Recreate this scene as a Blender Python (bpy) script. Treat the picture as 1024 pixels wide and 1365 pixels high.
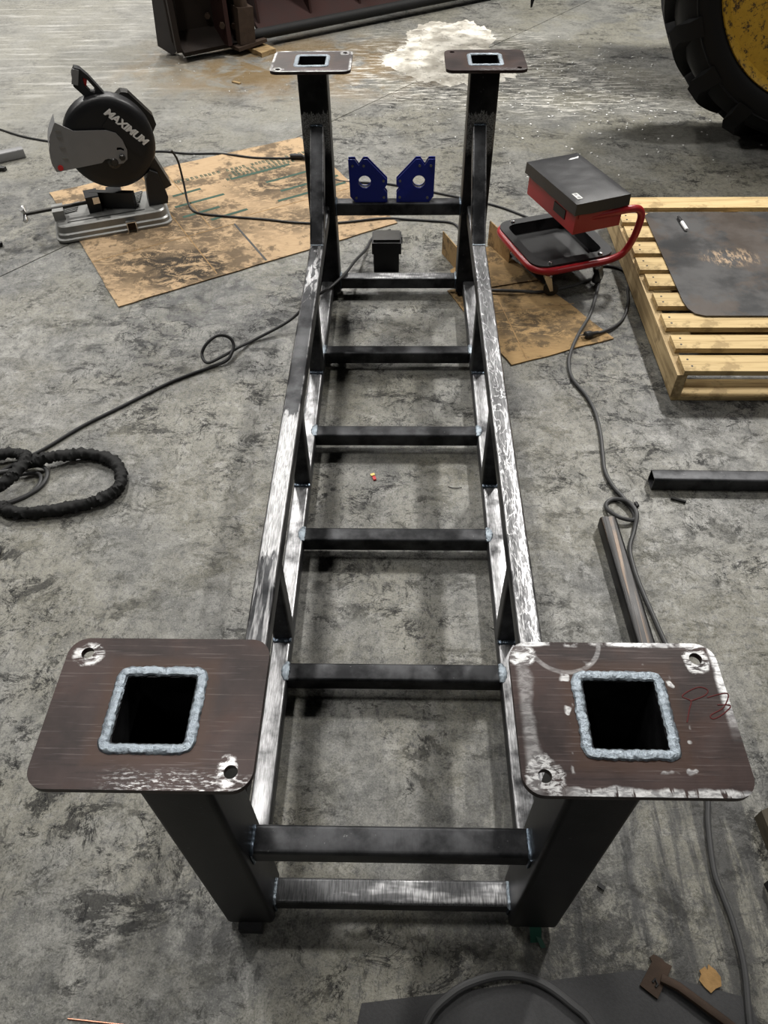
import bpy, bmesh, math, random
from mathutils import Vector, Matrix, noise as mnoise
random.seed(7)
for o in list(bpy.data.objects): bpy.data.objects.remove(o)
SC = bpy.context.scene
COL = SC.collection
PI = math.pi

# ------------------------------------------------------------------ camera
cam_d = bpy.data.cameras.new('camera'); cam = bpy.data.objects.new('camera', cam_d); COL.objects.link(cam)
pitch, yaw, roll = 0.8451, -0.0329, -0.0194
cyw, syw, cp, sp = math.cos(yaw), math.sin(yaw), math.cos(pitch), math.sin(pitch)
fwd = Vector((syw*cp, cyw*cp, -sp)); rgt = Vector((cyw, -syw, 0)); upv = rgt.cross(fwd)
cr, sr = math.cos(roll), math.sin(roll)
rgt, upv = cr*rgt+sr*upv, -sr*rgt+cr*upv
M = Matrix((rgt, upv, -fwd)).transposed().to_4x4(); M.translation = Vector((0.0139, -0.4284, 1.7552))
cam.matrix_world = M
cam_d.sensor_fit = 'VERTICAL'; cam_d.sensor_height = 36.0; cam_d.lens = 983.3/1365*36.0
cam_d.clip_start = 0.02
SC.camera = cam
SC.view_settings.view_transform = 'Standard'; SC.view_settings.look = 'None'
SC.view_settings.gamma = 1.0; SC.view_settings.use_curve_mapping = False
SC.view_settings.exposure = 0.32

# ------------------------------------------------------------------ light: dim hall, rows of ceiling fixtures
W = bpy.data.worlds.new('hall_ambient'); SC.world = W; W.use_nodes = True
W.node_tree.nodes['Background'].inputs[0].default_value = (0.9, 0.97, 1.0, 1)
W.node_tree.nodes['Background'].inputs[1].default_value = 0.006
def lamp(x, y, p, z=6.5, sx=0.5, sy=1.2, col=(1.0, 0.975, 0.93)):
    d = bpy.data.lights.new('ceiling_lamp', 'AREA'); d.shape = 'RECTANGLE'; d.size = sx; d.size_y = sy
    d.energy = p; d.color = col
    o = bpy.data.objects.new('ceiling_lamp', d); COL.objects.link(o); o.location = (x, y, z)
lamp(-1.65, 1.75, 120, sx=0.4, sy=1.0)
lamp(3.30, 5.9, 500, sx=0.35, sy=0.9)
lamp(-1.65, 6.6, 200)
lamp(-6.5, 4.2, 150)
lamp(3.30, 10.6, 150)
lamp(-1.65, 11.0, 290)
lamp(-6.5, 9.0, 420)
lamp(8.2, 4.0, 30)
lamp(-1.65, -3.2, 32)
lamp(8.2, -2.0, 130)

# ------------------------------------------------------------------ node helper
class NT:
    def __init__(s, name):
        s.m = bpy.data.materials.new(name); s.m.use_nodes = True
        s.t = s.m.node_tree; s.b = s.t.nodes['Principled BSDF']; s._tc = None
    def put(s, sock, v):
        if isinstance(v, bpy.types.NodeSocket): s.t.links.new(v, sock)
        elif v is not None:
            if hasattr(sock.default_value, '__len__') and len(sock.default_value) == 4 and len(v) == 3: v = (*v, 1)
            sock.default_value = v
    def set(s, **k):
        for a, v in k.items(): s.put(s.b.inputs[a.replace('_', ' ')], v)
        return s
    def obj(s):
        if s._tc is None: s._tc = s.t.nodes.new('ShaderNodeTexCoord')
        return s._tc.outputs['Object']
    def math(s, op, a, b=None, c=None, clamp=False):
        n = s.t.nodes.new('ShaderNodeMath'); n.operation = op; n.use_clamp = clamp
        for i, v in enumerate((a, b, c)):
            if v is not None: s.put(n.inputs[i], v)
        return n.outputs[0]
    def add(s, a, b): return s.math('ADD', a, b)
    def sub(s, a, b): return s.math('SUBTRACT', a, b)
    def mul(s, a, b): return s.math('MULTIPLY', a, b)
    def mx(s, a, b): return s.math('MAXIMUM', a, b)
    def step(s, x, a, b):
        n = s.t.nodes.new('ShaderNodeMapRange'); n.interpolation_type = 'SMOOTHSTEP'
        inv = a > b
        s.put(n.inputs[0], x); s.put(n.inputs[1], min(a, b)); s.put(n.inputs[2], max(a, b))
        n.inputs[3].default_value = 1.0 if inv else 0.0; n.inputs[4].default_value = 0.0 if inv else 1.0
        return n.outputs[0]
    def mapv(s, v, scale=(1, 1, 1), loc=(0, 0, 0), rot=(0, 0, 0)):
        n = s.t.nodes.new('ShaderNodeMapping'); s.put(n.inputs[0], v)
        n.inputs[1].default_value = loc; n.inputs[2].default_value = rot; n.inputs[3].default_value = scale
        return n.outputs[0]
    def noise(s, v, scale=5, detail=4, rough=0.55, dist=0.0):
        n = s.t.nodes.new('ShaderNodeTexNoise'); s.put(n.inputs['Vector'], v)
        n.inputs['Scale'].default_value = scale; n.inputs['Detail'].default_value = detail
        n.inputs['Roughness'].default_value = rough; n.inputs['Distortion'].default_value = dist
        return n.outputs[0]
    def wave(s, v, scale=5, dist=0, detail=2, axis='X'):
        n = s.t.nodes.new('ShaderNodeTexWave'); s.put(n.inputs['Vector'], v); n.bands_direction = axis
        n.inputs['Scale'].default_value = scale; n.inputs['Distortion'].default_value = dist; n.inputs['Detail'].default_value = detail
        return n.outputs['Fac']
    def sep(s, v):
        n = s.t.nodes.new('ShaderNodeSeparateXYZ'); s.put(n.inputs[0], v); return n.outputs
    def normal(s):
        if s._tc is None: s.obj()
        return s._tc.outputs['Normal']
    def mix(s, f, a, b):
        n = s.t.nodes.new('ShaderNodeMix'); n.data_type = 'RGBA'
        s.put(n.inputs[0], f); s.put(n.inputs[6], a); s.put(n.inputs[7], b); return n.outputs[2]
    def mixf(s, f, a, b):
        n = s.t.nodes.new('ShaderNodeMix'); n.data_type = 'FLOAT'
        s.put(n.inputs[0], f); s.put(n.inputs[2], a); s.put(n.inputs[3], b); return n.outputs[0]
    def blob(s, v, c, r, soft=0.5, wob=0.0, wsc=6):
        # 1 inside a disc (cx, cy, rx, ry allowed), wobbling edge
        x, y, _ = s.sep(v)
        rx, ry = r if isinstance(r, tuple) else (r, r)
        dx = s.math('DIVIDE', s.sub(x, c[0]), rx); dy = s.math('DIVIDE', s.sub(y, c[1]), ry)
        d = s.math('SQRT', s.add(s.mul(dx, dx), s.mul(dy, dy)))
        if wob: d = s.add(d, s.mul(s.sub(s.noise(v, wsc, 6, 0.6), 0.5), wob))
        return s.step(d, 1+soft*0.5, 1-soft*0.5)
    def bump(s, h, strength=0.3, dist=0.01):
        n = s.t.nodes.new('ShaderNodeBump'); n.inputs['Strength'].default_value = strength; n.inputs['Distance'].default_value = dist
        s.put(n.inputs['Height'], h); s.put(s.b.inputs['Normal'], n.outputs[0]); return s

def plain(name, col, rough=0.5, metal=0.0, spec=0.5, var=0.25, sc=20, bump=0.0):
    m = NT(name); v = m.noise(m.obj(), sc, 5, 0.6)
    lo = tuple(c*(1-var) for c in col); hi = tuple(min(1, c*(1+var)) for c in col)
    m.set(Base_Color=m.mix(v, lo, hi), Roughness=m.mixf(v, max(0.05, rough-0.08), min(1, rough+0.08)), Metallic=metal)
    m.b.inputs['Specular IOR Level'].default_value = spec
    if bump: m.bump(v, bump, 0.004)
    return m.m

MAT = {}
# ---- steel family
def steel(name, kind):
    m = NT(name); v = m.obj(); x, y, z = m.sep(v); nx, ny, nz = m.sep(m.normal())
    fine = m.noise(m.mapv(v, (60, 6, 60)), 6, 4)
    cloud = m.noise(v, 9, 6, 0.6)
    scale_c = m.mix(m.step(cloud, 0.35, 0.65), (0.006, 0.0062, 0.007) if kind == 'post' else (0.014, 0.0145, 0.016), (0.026, 0.026, 0.028) if kind == 'post' else (0.070, 0.071, 0.075))
    spots = m.step(m.noise(v, 70, 4, 0.7), 0.66, 0.74)
    scale_c = m.mix(m.mul(spots, 0.35), scale_c, (0.25, 0.25, 0.25))
    top = m.step(nz, 0.3, 0.7)
    if kind == 'scale': mask = m.mul(spots, 0.15)
    elif kind == 'lower_rail':
        edge = m.step(m.math('ABSOLUTE', m.sub(m.math('ABSOLUTE', x), 0.2966)), 0.0185, 0.0225)
        mask = m.mul(m.mx(m.step(cloud, 0.30, 0.58), edge), top)
    elif kind == 'upper_left':
        jag = m.mul(m.sub(m.noise(m.mapv(v, (40, 8, 8)), 3, 3), 0.5), 0.12)
        yy = m.add(y, jag)
        big = m.mul(m.step(yy, 0.62, 0.64), m.step(yy, 1.135, 1.12))
        scr = m.noise(m.mapv(v, (80, 24, 20), rot=(0, 0, 0.5)), 1, 5, 0.7, 1.0)
        big = m.mul(big, m.step(scr, 0.30, 0.42))
        far = m.mul(m.mul(m.step(y, 1.62, 1.80), m.step(m.noise(m.mapv(v, (30, 9, 20)), 1.3, 3, 0.5, 0.8), 0.50, 0.54)), m.step(y, 2.15, 2.05))
        near = m.mul(m.step(y, 0.66, 0.60), m.step(m.noise(m.mapv(v, (50, 4, 20)), 2, 4), 0.46, 0.60))
        edge = m.mul(m.step(m.math('ABSOLUTE', m.add(x, 0.2915)), 0.0185, 0.0225), m.step(cloud, 0.46, 0.56))
        mask = m.mul(m.mx(m.mx(big, far), m.mx(m.mul(near, 0.7), edge)), top)
    elif kind == 'upper_right':
        sq = m.noise(m.mapv(v, (17, 5, 20)), 1.5, 2, 0.5, 1.6)
        lines = m.step(m.math('ABSOLUTE', m.sub(sq, 0.5)), 0.030, 0.008)
        sq2 = m.noise(m.mapv(v, (20, 4, 20), loc=(3, 1, 2)), 1.6, 1.5, 0.5, 1.4)
        lines = m.mx(lines, m.step(m.math('ABSOLUTE', m.sub(sq2, 0.47)), 0.03, 0.008))
        lines = m.mul(lines, m.step(y, 2.02, 1.92))
        rub = m.mul(m.step(m.noise(m.mapv(v, (50, 14, 20), rot=(0, 0, 0.35)), 2, 5, 0.7, 1.2), 0.47, 0.60), m.step(y, 1.45, 0.75))
        edge = m.mul(m.step(m.math('ABSOLUTE', m.sub(x, 0.2915)), 0.018, 0.022), m.step(cloud, 0.35, 0.5))
        mask = m.mul(m.mx(m.mx(m.mx(lines, m.mul(rub, 0.7)), edge), m.mixf(cloud, 0.12, 0.42)), top)
    elif kind == 'end_rung':
        patch = m.mixf(m.step(m.noise(m.mapv(v, (5, 22, 10)), 1.0, 3, 0.5), 0.46, 0.56), 0.15, 0.9)
        mask = m.mul(patch, top)
    elif kind == 'brace':
        mask = m.mul(m.step(m.math('ABSOLUTE', m.sub(m.math('ABSOLUTE', x), 0.2915)), 0.0185, 0.0225), m.step(cloud, 0.4, 0.55))
        mask = m.mul(mask, 0.6)
    elif kind == 'post':
        jag = m.mul(m.sub(m.noise(m.mapv(v, (120, 10, 8)), 1, 2), 0.5), 0.06)
        zz = m.add(z, jag)
        a = m.mul(m.mul(m.step(zz, 0.56, 0.60), m.step(zz, 0.715, 0.71)), m.mul(m.step(y, 2.3, 2.31), m.step(ny, -0.5, -0.8)))
        a = m.mul(a, m.step(fine, 0.25, 0.6))
        mask = m.mul(a, 0.55)
    bright = m.mix(m.step(fine, 0.35, 0.65), (0.22, 0.22, 0.225) if kind != 'upper_left' else (0.17, 0.17, 0.173), (0.38, 0.38, 0.39) if kind == 'lower_rail' else (0.36, 0.36, 0.365) if kind == 'upper_left' else (0.55, 0.55, 0.56))
    m.set(Base_Color=m.mix(mask, scale_c, bright), Metallic=m.mixf(mask, 0.55, 1.0),
          Roughness=m.mixf(mask, m.mixf(cloud, 0.34, 0.52), m.mixf(fine, 0.34, 0.52) if kind == 'upper_left' else m.mixf(fine, 0.26, 0.45)))
    m.put(m.b.inputs['Specular IOR Level'], m.mixf(mask, 0.2, 0.5))
    m.bump(m.add(fine, m.mul(cloud, 0.6)), 0.12, 0.002)
    return m.m
for k in ('scale', 'lower_rail', 'upper_left', 'upper_right', 'end_rung', 'brace', 'post'): MAT[k] = steel('steel_'+k, k)
m = NT('weld_metal'); v = m.obj(); f = m.noise(v, 120, 5, 0.7)
m.set(Base_Color=m.mix(f, (0.085, 0.11, 0.135), (0.43, 0.48, 0.53)), Metallic=0.9, Roughness=m.mixf(f, 0.28, 0.5)); m.bump(f, 0.8, 0.003); MAT['weld'] = m.m
m = NT('weld_dark'); v = m.obj(); f = m.noise(v, 90, 4, 0.7)
m.set(Base_Color=m.mix(f, (0.05, 0.065, 0.085), (0.22, 0.27, 0.33)), Metallic=0.9, Roughness=0.38); m.bump(f, 0.5, 0.002); MAT['weld_dark'] = m.m

def plate_mat(name, holes, kind):
    # hot-rolled scale, ground bare around the bolt holes and along some edges (local coordinates, plate centre = 0)
    m = NT(name); v = m.obj(); x, y, z = m.sep(v); nx, ny, nz = m.sep(m.normal())
    cloud = m.noise(v, 7, 6, 0.6); lines = m.noise(m.mapv(v, (3, 90, 10)), 3, 4, 0.6)
    c = m.mix(m.step(cloud, 0.34, 0.66), (0.017, 0.0105, 0.010), (0.052, 0.033, 0.030))
    rust = m.step(m.noise(v, 16, 5, 0.6), 0.50, 0.72)
    c = m.mix(m.mul(rust, 0.55), c, (0.046, 0.020, 0.013))
    c = m.mix(m.mul(m.step(m.noise(m.mapv(v, (4, 40, 10)), 2.0, 7, 0.7), 0.52, 0.66), 0.6), c, (0.015, 0.010, 0.010))
    # heat tint ring around the weld
    ax = m.math('ABSOLUTE', x); ay = m.math('ABSOLUTE', y); sq = m.mx(ax, ay)
    sq = m.add(sq, m.mul(m.sub(m.noise(v, 30, 3), 0.5), 0.02))
    c = m.mix(m.mul(m.step(sq, 0.082, 0.064), 0.5), c, (0.055, 0.026, 0.014))
    c = m.mix(m.mul(m.step(lines, 0.57, 0.66), 0.45), c, (0.13, 0.105, 0.10))
    scr = m.noise(m.mapv(v, (50, 130, 10), rot=(0, 0, 0.6)), 1.0, 4, 0.7, 0.8)
    mask = None
    for hx, hy, rx, ry in holes:
        b = m.mul(m.blob(v, (hx, hy), (rx, ry), 0.25, 0.9, 55), m.step(scr, 0.40, 0.56))
        b = m.mul(b, 0.85)
        mask = b if mask is None else m.mx(mask, b)
    wob = m.mul(m.sub(m.noise(v, 22, 4), 0.5), 0.022)
    if kind == 'edges':
        front = m.mul(m.step(m.add(y, wob), -0.092, -0.0965), m.step(x, -0.10, -0.06))
        front = m.mul(front, m.step(m.noise(m.mapv(v, (110, 30, 1), rot=(0, 0, 0.5)), 1, 3, 0.6), 0.36, 0.46))
        left = m.mul(m.step(m.add(x, wob), -0.108, -0.116), m.step(x, -0.132, -0.124))
        rightb = m.mul(m.step(m.add(x, m.mul(wob, 0.5)), 0.124, 0.130), m.step(y, -0.04, 0.03))
        back = m.mul(m.step(m.add(y, m.mul(wob, 0.5)), 0.095, 0.099), m.step(cloud, 0.45, 0.5))
        curl = m.step(m.math('ABSOLUTE', m.sub(m.math('SQRT', m.add(m.math('POWER', m.add(x, 0.062), 2), m.math('POWER', m.sub(y, 0.105), 2))), 0.047)), 0.004, 0.002)
        corner = m.blob(v, (-0.118, 0.082), (0.018, 0.015), 0.3, 1.1, 45)
        spat = m.mul(m.mul(m.step(sq, 0.061, 0.064), m.step(sq, 0.078, 0.072)), m.step(m.noise(v, 34, 2), 0.61, 0.66))
        for e, w in ((front, 1.0), (m.mul(left, 0.35), 1), (rightb, 1.0), (back, 1.0), (m.mul(curl, 0.30), 1), (m.mul(corner, m.mixf(m.step(scr, 0.42, 0.55), 0.3, 1.0)), 1), (m.mul(spat, 0.8), 1)):
            mask = m.mx(mask, e)
    else:
        front = m.mul(m.mul(m.step(m.add(y, m.mul(wob, 1.6)), -0.076, -0.090), m.step(x, -0.06, 0.0)), m.step(m.noise(m.mapv(v, (40, 160, 1)), 2, 4, 0.7), 0.50, 0.60))
        mask = m.mx(mask, m.mul(front, 0.7))
        if kind == 'white_edge':
            mask = m.mx(mask, m.mul(m.step(m.mx(m.sub(ax, 0.126), m.sub(ay, 0.0935)), 0.0, 0.006), m.step(cloud, 0.42, 0.52)))
    mask = m.mul(mask, m.step(nz, 0.5, 0.9))
    bright = m.mix(m.step(scr, 0.38, 0.62), (0.24, 0.24, 0.245), (0.62, 0.62, 0.62))
    m.set(Base_Color=m.mix(mask, c, bright), Metallic=m.mixf(mask, 0.2, 0.9), Roughness=m.mixf(mask, m.mixf(cloud, 0.36, 0.52), 0.42))
    m.put(m.b.inputs['Specular IOR Level'], m.mixf(mask, 0.28, 0.5))
    m.bump(m.add(lines, m.mul(cloud, 0.5)), 0.10, 0.0015)
    return m.m

m = NT('mill_tube'); v = m.obj(); st_ = m.noise(m.mapv(v, (55, 1.2, 55)), 1.5, 3, 0.5); cl = m.noise(v, 8, 6, 0.6)
rs = m.mul(m.step(st_, 0.55, 0.62), m.step(cl, 0.40, 0.60))  # lengthwise streaks: rust tone, with highlight glints painted into the colour
m.set(Base_Color=m.mix(rs, m.mix(st_, (0.012, 0.012, 0.013), (0.055, 0.053, 0.052)), (0.095, 0.072, 0.056)), Metallic=0.7, Roughness=m.mixf(cl, 0.32, 0.5)); m.bump(st_, 0.5, 0.003); MAT['mill_tube'] = m.m
MAT['shim'] = plain('dark_shim_steel', (0.02, 0.02, 0.022), 0.6, 0.3)
MAT['rubber'] = plain('black_rubber', (0.014, 0.014, 0.015), 0.62, 0, 0.35, 0.4, 12, 0.15)
MAT['tyre'] = plain('tyre_rubber', (0.0045, 0.0045, 0.0048), 0.6, 0, 0.25, 0.35, 5, 0.2)
MAT['cable'] = plain('cable_rubber', (0.022, 0.022, 0.023), 0.5, 0, 0.4)
MAT['cable_grey'] = plain('grey_cable', (0.055, 0.055, 0.056), 0.5, 0, 0.4)
MAT['sleeve'] = plain('black_sleeve_fabric', (0.012, 0.012, 0.012), 0.75, 0, 0.3, 0.5, 60, 0.4)
MAT['black_paint'] = plain('black_satin_paint', (0.010, 0.010, 0.011), 0.42, 0, 0.4, 0.2, 30)
MAT['black_plastic'] = plain('black_plastic', (0.016, 0.016, 0.017), 0.5, 0, 0.4, 0.3, 40)
MAT['guard_grey'] = plain('grey_guard_steel', (0.23, 0.23, 0.235), 0.45, 0.2, 0.5, 0.12, 14)
MAT['cast'] = plain('cast_aluminium', (0.26, 0.26, 0.25), 0.45, 0.7, 0.5, 0.35, 16, 0.1)
MAT['chrome'] = plain('bright_steel', (0.65, 0.65, 0.65), 0.25, 1.0, 0.5, 0.1)
MAT['dark_steel'] = plain('dark_oily_steel', (0.05, 0.048, 0.045), 0.40, 0.7, 0.5, 0.4, 40)
MAT['white_print'] = plain('white_print', (0.88, 0.88, 0.87), 0.5, 0, 0.4, 0.05)
MAT['red_paint'] = plain('red_paint', (0.33, 0.012, 0.017), 0.35, 0, 0.5, 0.12, 10)
MAT['red_plastic'] = plain('red_plastic', (0.55, 0.02, 0.02), 0.4)
MAT['vinyl'] = plain('black_vinyl', (0.020, 0.020, 0.022), 0.38, 0, 0.45, 0.25, 14, 0.25)
MAT['blue_paint'] = plain('blue_paint', (0.006, 0.018, 0.26), 0.40, 0, 0.5, 0.2, 30)
MAT['green_tape'] = plain('green_tape', (0.010, 0.065, 0.042), 0.5)
MAT['rust'] = plain('rusty_steel', (0.045, 0.029, 0.020), 0.75, 0.2, 0.3, 0.5, 30, 0.4)
MAT['copper'] = plain('copper_wire', (0.65, 0.32, 0.22), 0.3, 1.0)
MAT['leaf'] = plain('dry_brown_chip', (0.28, 0.17, 0.07), 0.8, 0, 0.2, 0.4, 60, 0.4)
MAT['white_paper'] = plain('white_paper', (0.7, 0.7, 0.68), 0.7, 0, 0.3, 0.1)
MAT['green_print'] = plain('green_print', (0.045, 0.085, 0.065), 0.8, 0, 0.2, 0.3)
MAT['crayon'] = plain('red_crayon', (0.085, 0.016, 0.016), 0.7, 0, 0.2, 0.2)
MAT['pusher_red'] = plain('oxide_red_steel', (0.022, 0.0065, 0.005), 0.8, 0.1, 0.3, 0.5, 9, 0.3)
MAT['pusher_brown'] = plain('brown_rusted_steel', (0.015, 0.010, 0.0075), 0.8, 0.15, 0.3, 0.5, 10, 0.3)
MAT['pusher_grey'] = plain('worn_grey_edge', (0.060, 0.056, 0.055), 0.6, 0.3, 0.4, 0.25, 12, 0.2)
MAT['loader_black'] = plain('loader_black', (0.010, 0.010, 0.010), 0.7, 0, 0.25)
MAT['brass'] = plain('brass_chip', (0.6, 0.45, 0.15), 0.4, 0.5)
MAT['slag'] = plain('black_slag', (0.010, 0.010, 0.010), 0.5)
m = NT('yellow_rim_paint'); v = m.obj(); n1 = m.noise(v, 30, 6, 0.7); n2 = m.step(m.noise(m.mapv(v, (14, 14, 14)), 2, 9, 0.82), 0.53, 0.58)
m.set(Base_Color=m.mix(n2, m.mix(n1, (0.40, 0.22, 0.012), (0.62, 0.38, 0.04)), (0.06, 0.035, 0.015)), Roughness=0.55); m.bump(n1, 0.3, 0.004); MAT['yellow'] = m.m
def wood(name, a, b, ax=(1.5, 30, 30)):
    m = NT(name); v = m.obj(); g = m.noise(m.mapv(v, ax), 2.0, 5, 0.6, 0.8); k = m.noise(v, 9, 5, 0.7)
    c = m.mix(g, a, b); c = m.mix(m.mul(m.step(g, 0.52, 0.40), 0.5), c, tuple(q*0.7 for q in a)); c = m.mix(m.mul(m.step(k, 0.54, 0.64), 0.55), c, tuple(q*0.5 for q in a))
    m.set(Base_Color=c, Roughness=0.7); m.b.inputs['Specular IOR Level'].default_value = 0.3
    m.bump(g, 0.25, 0.003); return m.m
MAT['pine_x'] = wood('pine_boards', (0.42, 0.28, 0.12), (0.72, 0.56, 0.30))
MAT['pine_y'] = wood('pine_stringer', (0.36, 0.25, 0.12), (0.60, 0.46, 0.26), (30, 1.5, 30))
MAT['old_wood'] = wood('old_wood', (0.20, 0.13, 0.06), (0.42, 0.30, 0.15), (6, 20, 20))
MAT['dark_wood'] = wood('dark_weathered_wood', (0.035, 0.03, 0.022), (0.09, 0.075, 0.05), (20, 3, 20))
def card(name, cs, stains, scale=1.0, creases=()):
    m = NT(name); v = m.obj()
    f = m.noise(m.mapv(v, (8, 60, 10)), 3, 4, 0.5); k = m.noise(v, 5, 12, 0.78)
    c = m.mix(m.mul(f, 0.9), cs[0], cs[1])
    st = m.mul(m.step(k, 0.49, 0.58), 0.70)
    for cx, cy, rx, ry, a in stains:
        st = m.mx(st, m.mul(m.mul(m.blob(v, (cx, cy), (rx, ry), 1.2, 1.6, 5), m.step(m.noise(m.mapv(v, (1, 1.6, 1), rot=(0, 0, 0.5)), 11, 13, 0.82, 0.6), 0.43, 0.53)), a))
    c = m.mix(st, c, (0.022, 0.020, 0.018))
    m.set(Base_Color=c, Roughness=0.85); m.b.inputs['Specular IOR Level'].default_value = 0.2
    m.bump(m.add(f, k), 0.15, 0.003); return m.m
MAT['card_left'] = card('stained_cardboard', ((0.33, 0.220, 0.122), (0.55, 0.405, 0.255)),
    [(-1.00, 2.60, .34, .20, .95), (-.62, 3.45, .25, .2, .85), (-1.10, 3.05, .25, .2, .8), (-.50, 3.05, .22, .12, .7), (-.95, 2.95, .3, .2, .7), (-.2, 3.2, .2, .2, .6)])
MAT['card_right'] = card('brown_cardboard', ((0.26, 0.165, 0.075), (0.46, 0.31, 0.15)), [(.55, 2.15, .2, .12, .8), (.42, 2.35, .1, .2, .6)])
MAT['card_raw'] = plain('cardboard_edge', (0.30, 0.19, 0.09), 0.85, 0, 0.2, 0.3, 50)
m = NT('worn_black_sheet'); v = m.obj(); k = m.noise(v, 5, 7, 0.65); s2 = m.noise(m.mapv(v, (40, 14, 1), rot=(0, 0, 0.7)), 1.2, 6, 0.75)
rub = m.mx(m.mul(m.blob(v, (1.38, 2.42), (.10, .06), 1.0, 1.2, 9), 1), m.blob(v, (1.62, 2.32), (.07, .08), 1.0, 1.2, 9))
rub = m.mul(rub, m.step(s2, 0.46, 0.62))
c = m.mix(m.step(k, 0.36, 0.64), (0.010, 0.011, 0.013), (0.060, 0.059, 0.060)); c = m.mix(m.mul(m.step(m.noise(v, 4, 8, 0.7), 0.48, 0.58), 0.55), c, (0.060, 0.040, 0.027))
m.set(Base_Color=m.mix(rub, c, (0.42, 0.30, 0.19)), Roughness=m.mixf(k, 0.35, 0.6), Metallic=0.25); m.bump(k, 0.2, 0.004); MAT['sheet'] = m.m
m = NT('dark_grey_grain'); v = m.obj(); k = m.noise(v, 160, 3, 0.7); k2 = m.noise(v, 6, 5)
m.set(Base_Color=m.mix(m.add(m.mul(k, 0.6), m.mul(k2, 0.4)), (0.018, 0.018, 0.019), (0.060, 0.060, 0.062)), Roughness=0.8); m.bump(k, 0.4, 0.002); MAT['mat'] = m.m  # grain for the dark flat patch at the bottom edge
m = NT('white_absorbent'); v = m.obj(); k = m.noise(v, 40, 8, 0.75); k2 = m.noise(v, 6, 6, 0.6)
k3 = m.noise(v, 11, 10, 0.8, 0.6)
m.set(Base_Color=m.mix(m.mul(m.step(k3, 0.53, 0.60), 0.75), m.mix(m.step(k2, 0.38, 0.6), (0.36, 0.335, 0.285), (0.70, 0.67, 0.60)), (0.15, 0.14, 0.12)), Roughness=0.95); m.bump(k, 0.8, 0.01); MAT['powder'] = m.m

# ---- concrete floor
m = NT('sealed_concrete'); v = m.obj(); X, Y, Z = m.sep(v)
big = m.noise(v, 0.9, 6, 0.6); mid = m.noise(v, 4.0, 9, 0.66, 0.7); fine = m.noise(v, 55, 7, 0.8); gr = m.noise(v, 16, 8, 0.75, 0.5)
c = m.mix(m.step(big, 0.36, 0.64), (0.125, 0.124, 0.113), (0.205, 0.202, 0.180))
c = m.mix(m.mul(m.step(mid, 0.44, 0.66), 0.60), c, (0.290, 0.283, 0.255))
c = m.mix(m.mul(m.step(mid, 0.48, 0.34), 0.60), c, (0.065, 0.066, 0.065))
warm = m.noise(v, 2.2, 5, 0.55)
c = m.mix(m.mul(m.step(warm, 0.42, 0.58), 0.55), c, (0.200, 0.187, 0.138))
c = m.mix(m.mul(m.step(gr, 0.50, 0.64), 0.45), c, (0.075, 0.076, 0.076))
c = m.mix(m.mul(m.step(gr, 0.48, 0.36), 0.40), c, (0.31, 0.305, 0.285))
c = m.mix(m.mul(m.step(fine, 0.50, 0.60), 0.65), c, (0.060, 0.060, 0.059))
c = m.mix(m.mul(m.step(fine, 0.44, 0.34), 0.30), c, (0.34, 0.335, 0.31))
grain = m.noise(v, 210, 4, 0.8)
c = m.mix(m.mul(m.step(grain, 0.52, 0.62), 0.55), c, (0.045, 0.045, 0.044))
c = m.mix(m.mul(m.step(grain, 0.46, 0.36), 0.35), c, (0.36, 0.355, 0.33))
# black scuffs: blotches plus thin curls, in patches
region = m.step(m.noise(v, 1.7, 6, 0.68, 0.5), 0.44, 0.56)
sc1 = m.step(m.noise(m.mapv(v, (1, 1.7, 1), rot=(0, 0, 0.6)), 6.5, 15, 0.86, 0.5), 0.526, 0.546)
sc2 = m.step(m.noise(m.mapv(v, (2.2, 1, 1), rot=(0, 0, 0.35)), 17, 12, 0.84, 0.7), 0.540, 0.562)
curl = m.step(m.math('ABSOLUTE', m.sub(m.noise(v, 7.5, 5, 0.6, 2.6), 0.5)), 0.020, 0.006)
curl = m.mul(curl, m.step(m.noise(v, 6, 4, 0.6), 0.50, 0.58))
scuff = m.math('MINIMUM', m.add(m.add(m.mul(sc1, 0.8), m.mul(curl, 0.75)), m.mul(sc2, 0.55)), 1.0)
c = m.mix(m.mul(scuff, m.mixf(region, 0.10, 0.95)), c, (0.011, 0.011, 0.012))
# smeared streaks (dragged steel) right foreground and left back
stk = m.noise(m.mapv(v, (14, 1.6, 1), rot=(0, 0, -0.55)), 1.6, 6, 0.65, 0.4)
sreg = m.blob(v, (0.58, 0.08), (0.42, 0.42), 1.0, 0.8, 4)
c = m.mix(m.mul(m.mul(m.step(stk, 0.44, 0.58), sreg), 0.85), c, (0.036, 0.036, 0.036))
sm = m.mx(m.blob(v, (0.42, -0.06), (0.32, 0.16), 1.2, 1.0, 5), m.blob(v, (-0.42, -0.02), (0.16, 0.10), 1.2, 1.2, 6))
c = m.mix(m.mul(m.mul(sm, m.step(m.noise(v, 14, 12, 0.85, 0.4), 0.44, 0.54)), 0.8), c, (0.022, 0.022, 0.022))
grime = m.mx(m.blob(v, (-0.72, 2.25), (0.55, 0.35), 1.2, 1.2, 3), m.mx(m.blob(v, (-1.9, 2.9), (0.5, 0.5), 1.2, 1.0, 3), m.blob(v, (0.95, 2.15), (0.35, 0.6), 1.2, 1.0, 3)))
c = m.mix(m.mul(m.mul(grime, m.step(m.noise(v, 8, 9, 0.72, 1.0), 0.42, 0.60)), 0.70), c, (0.040, 0.041, 0.043))
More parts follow.
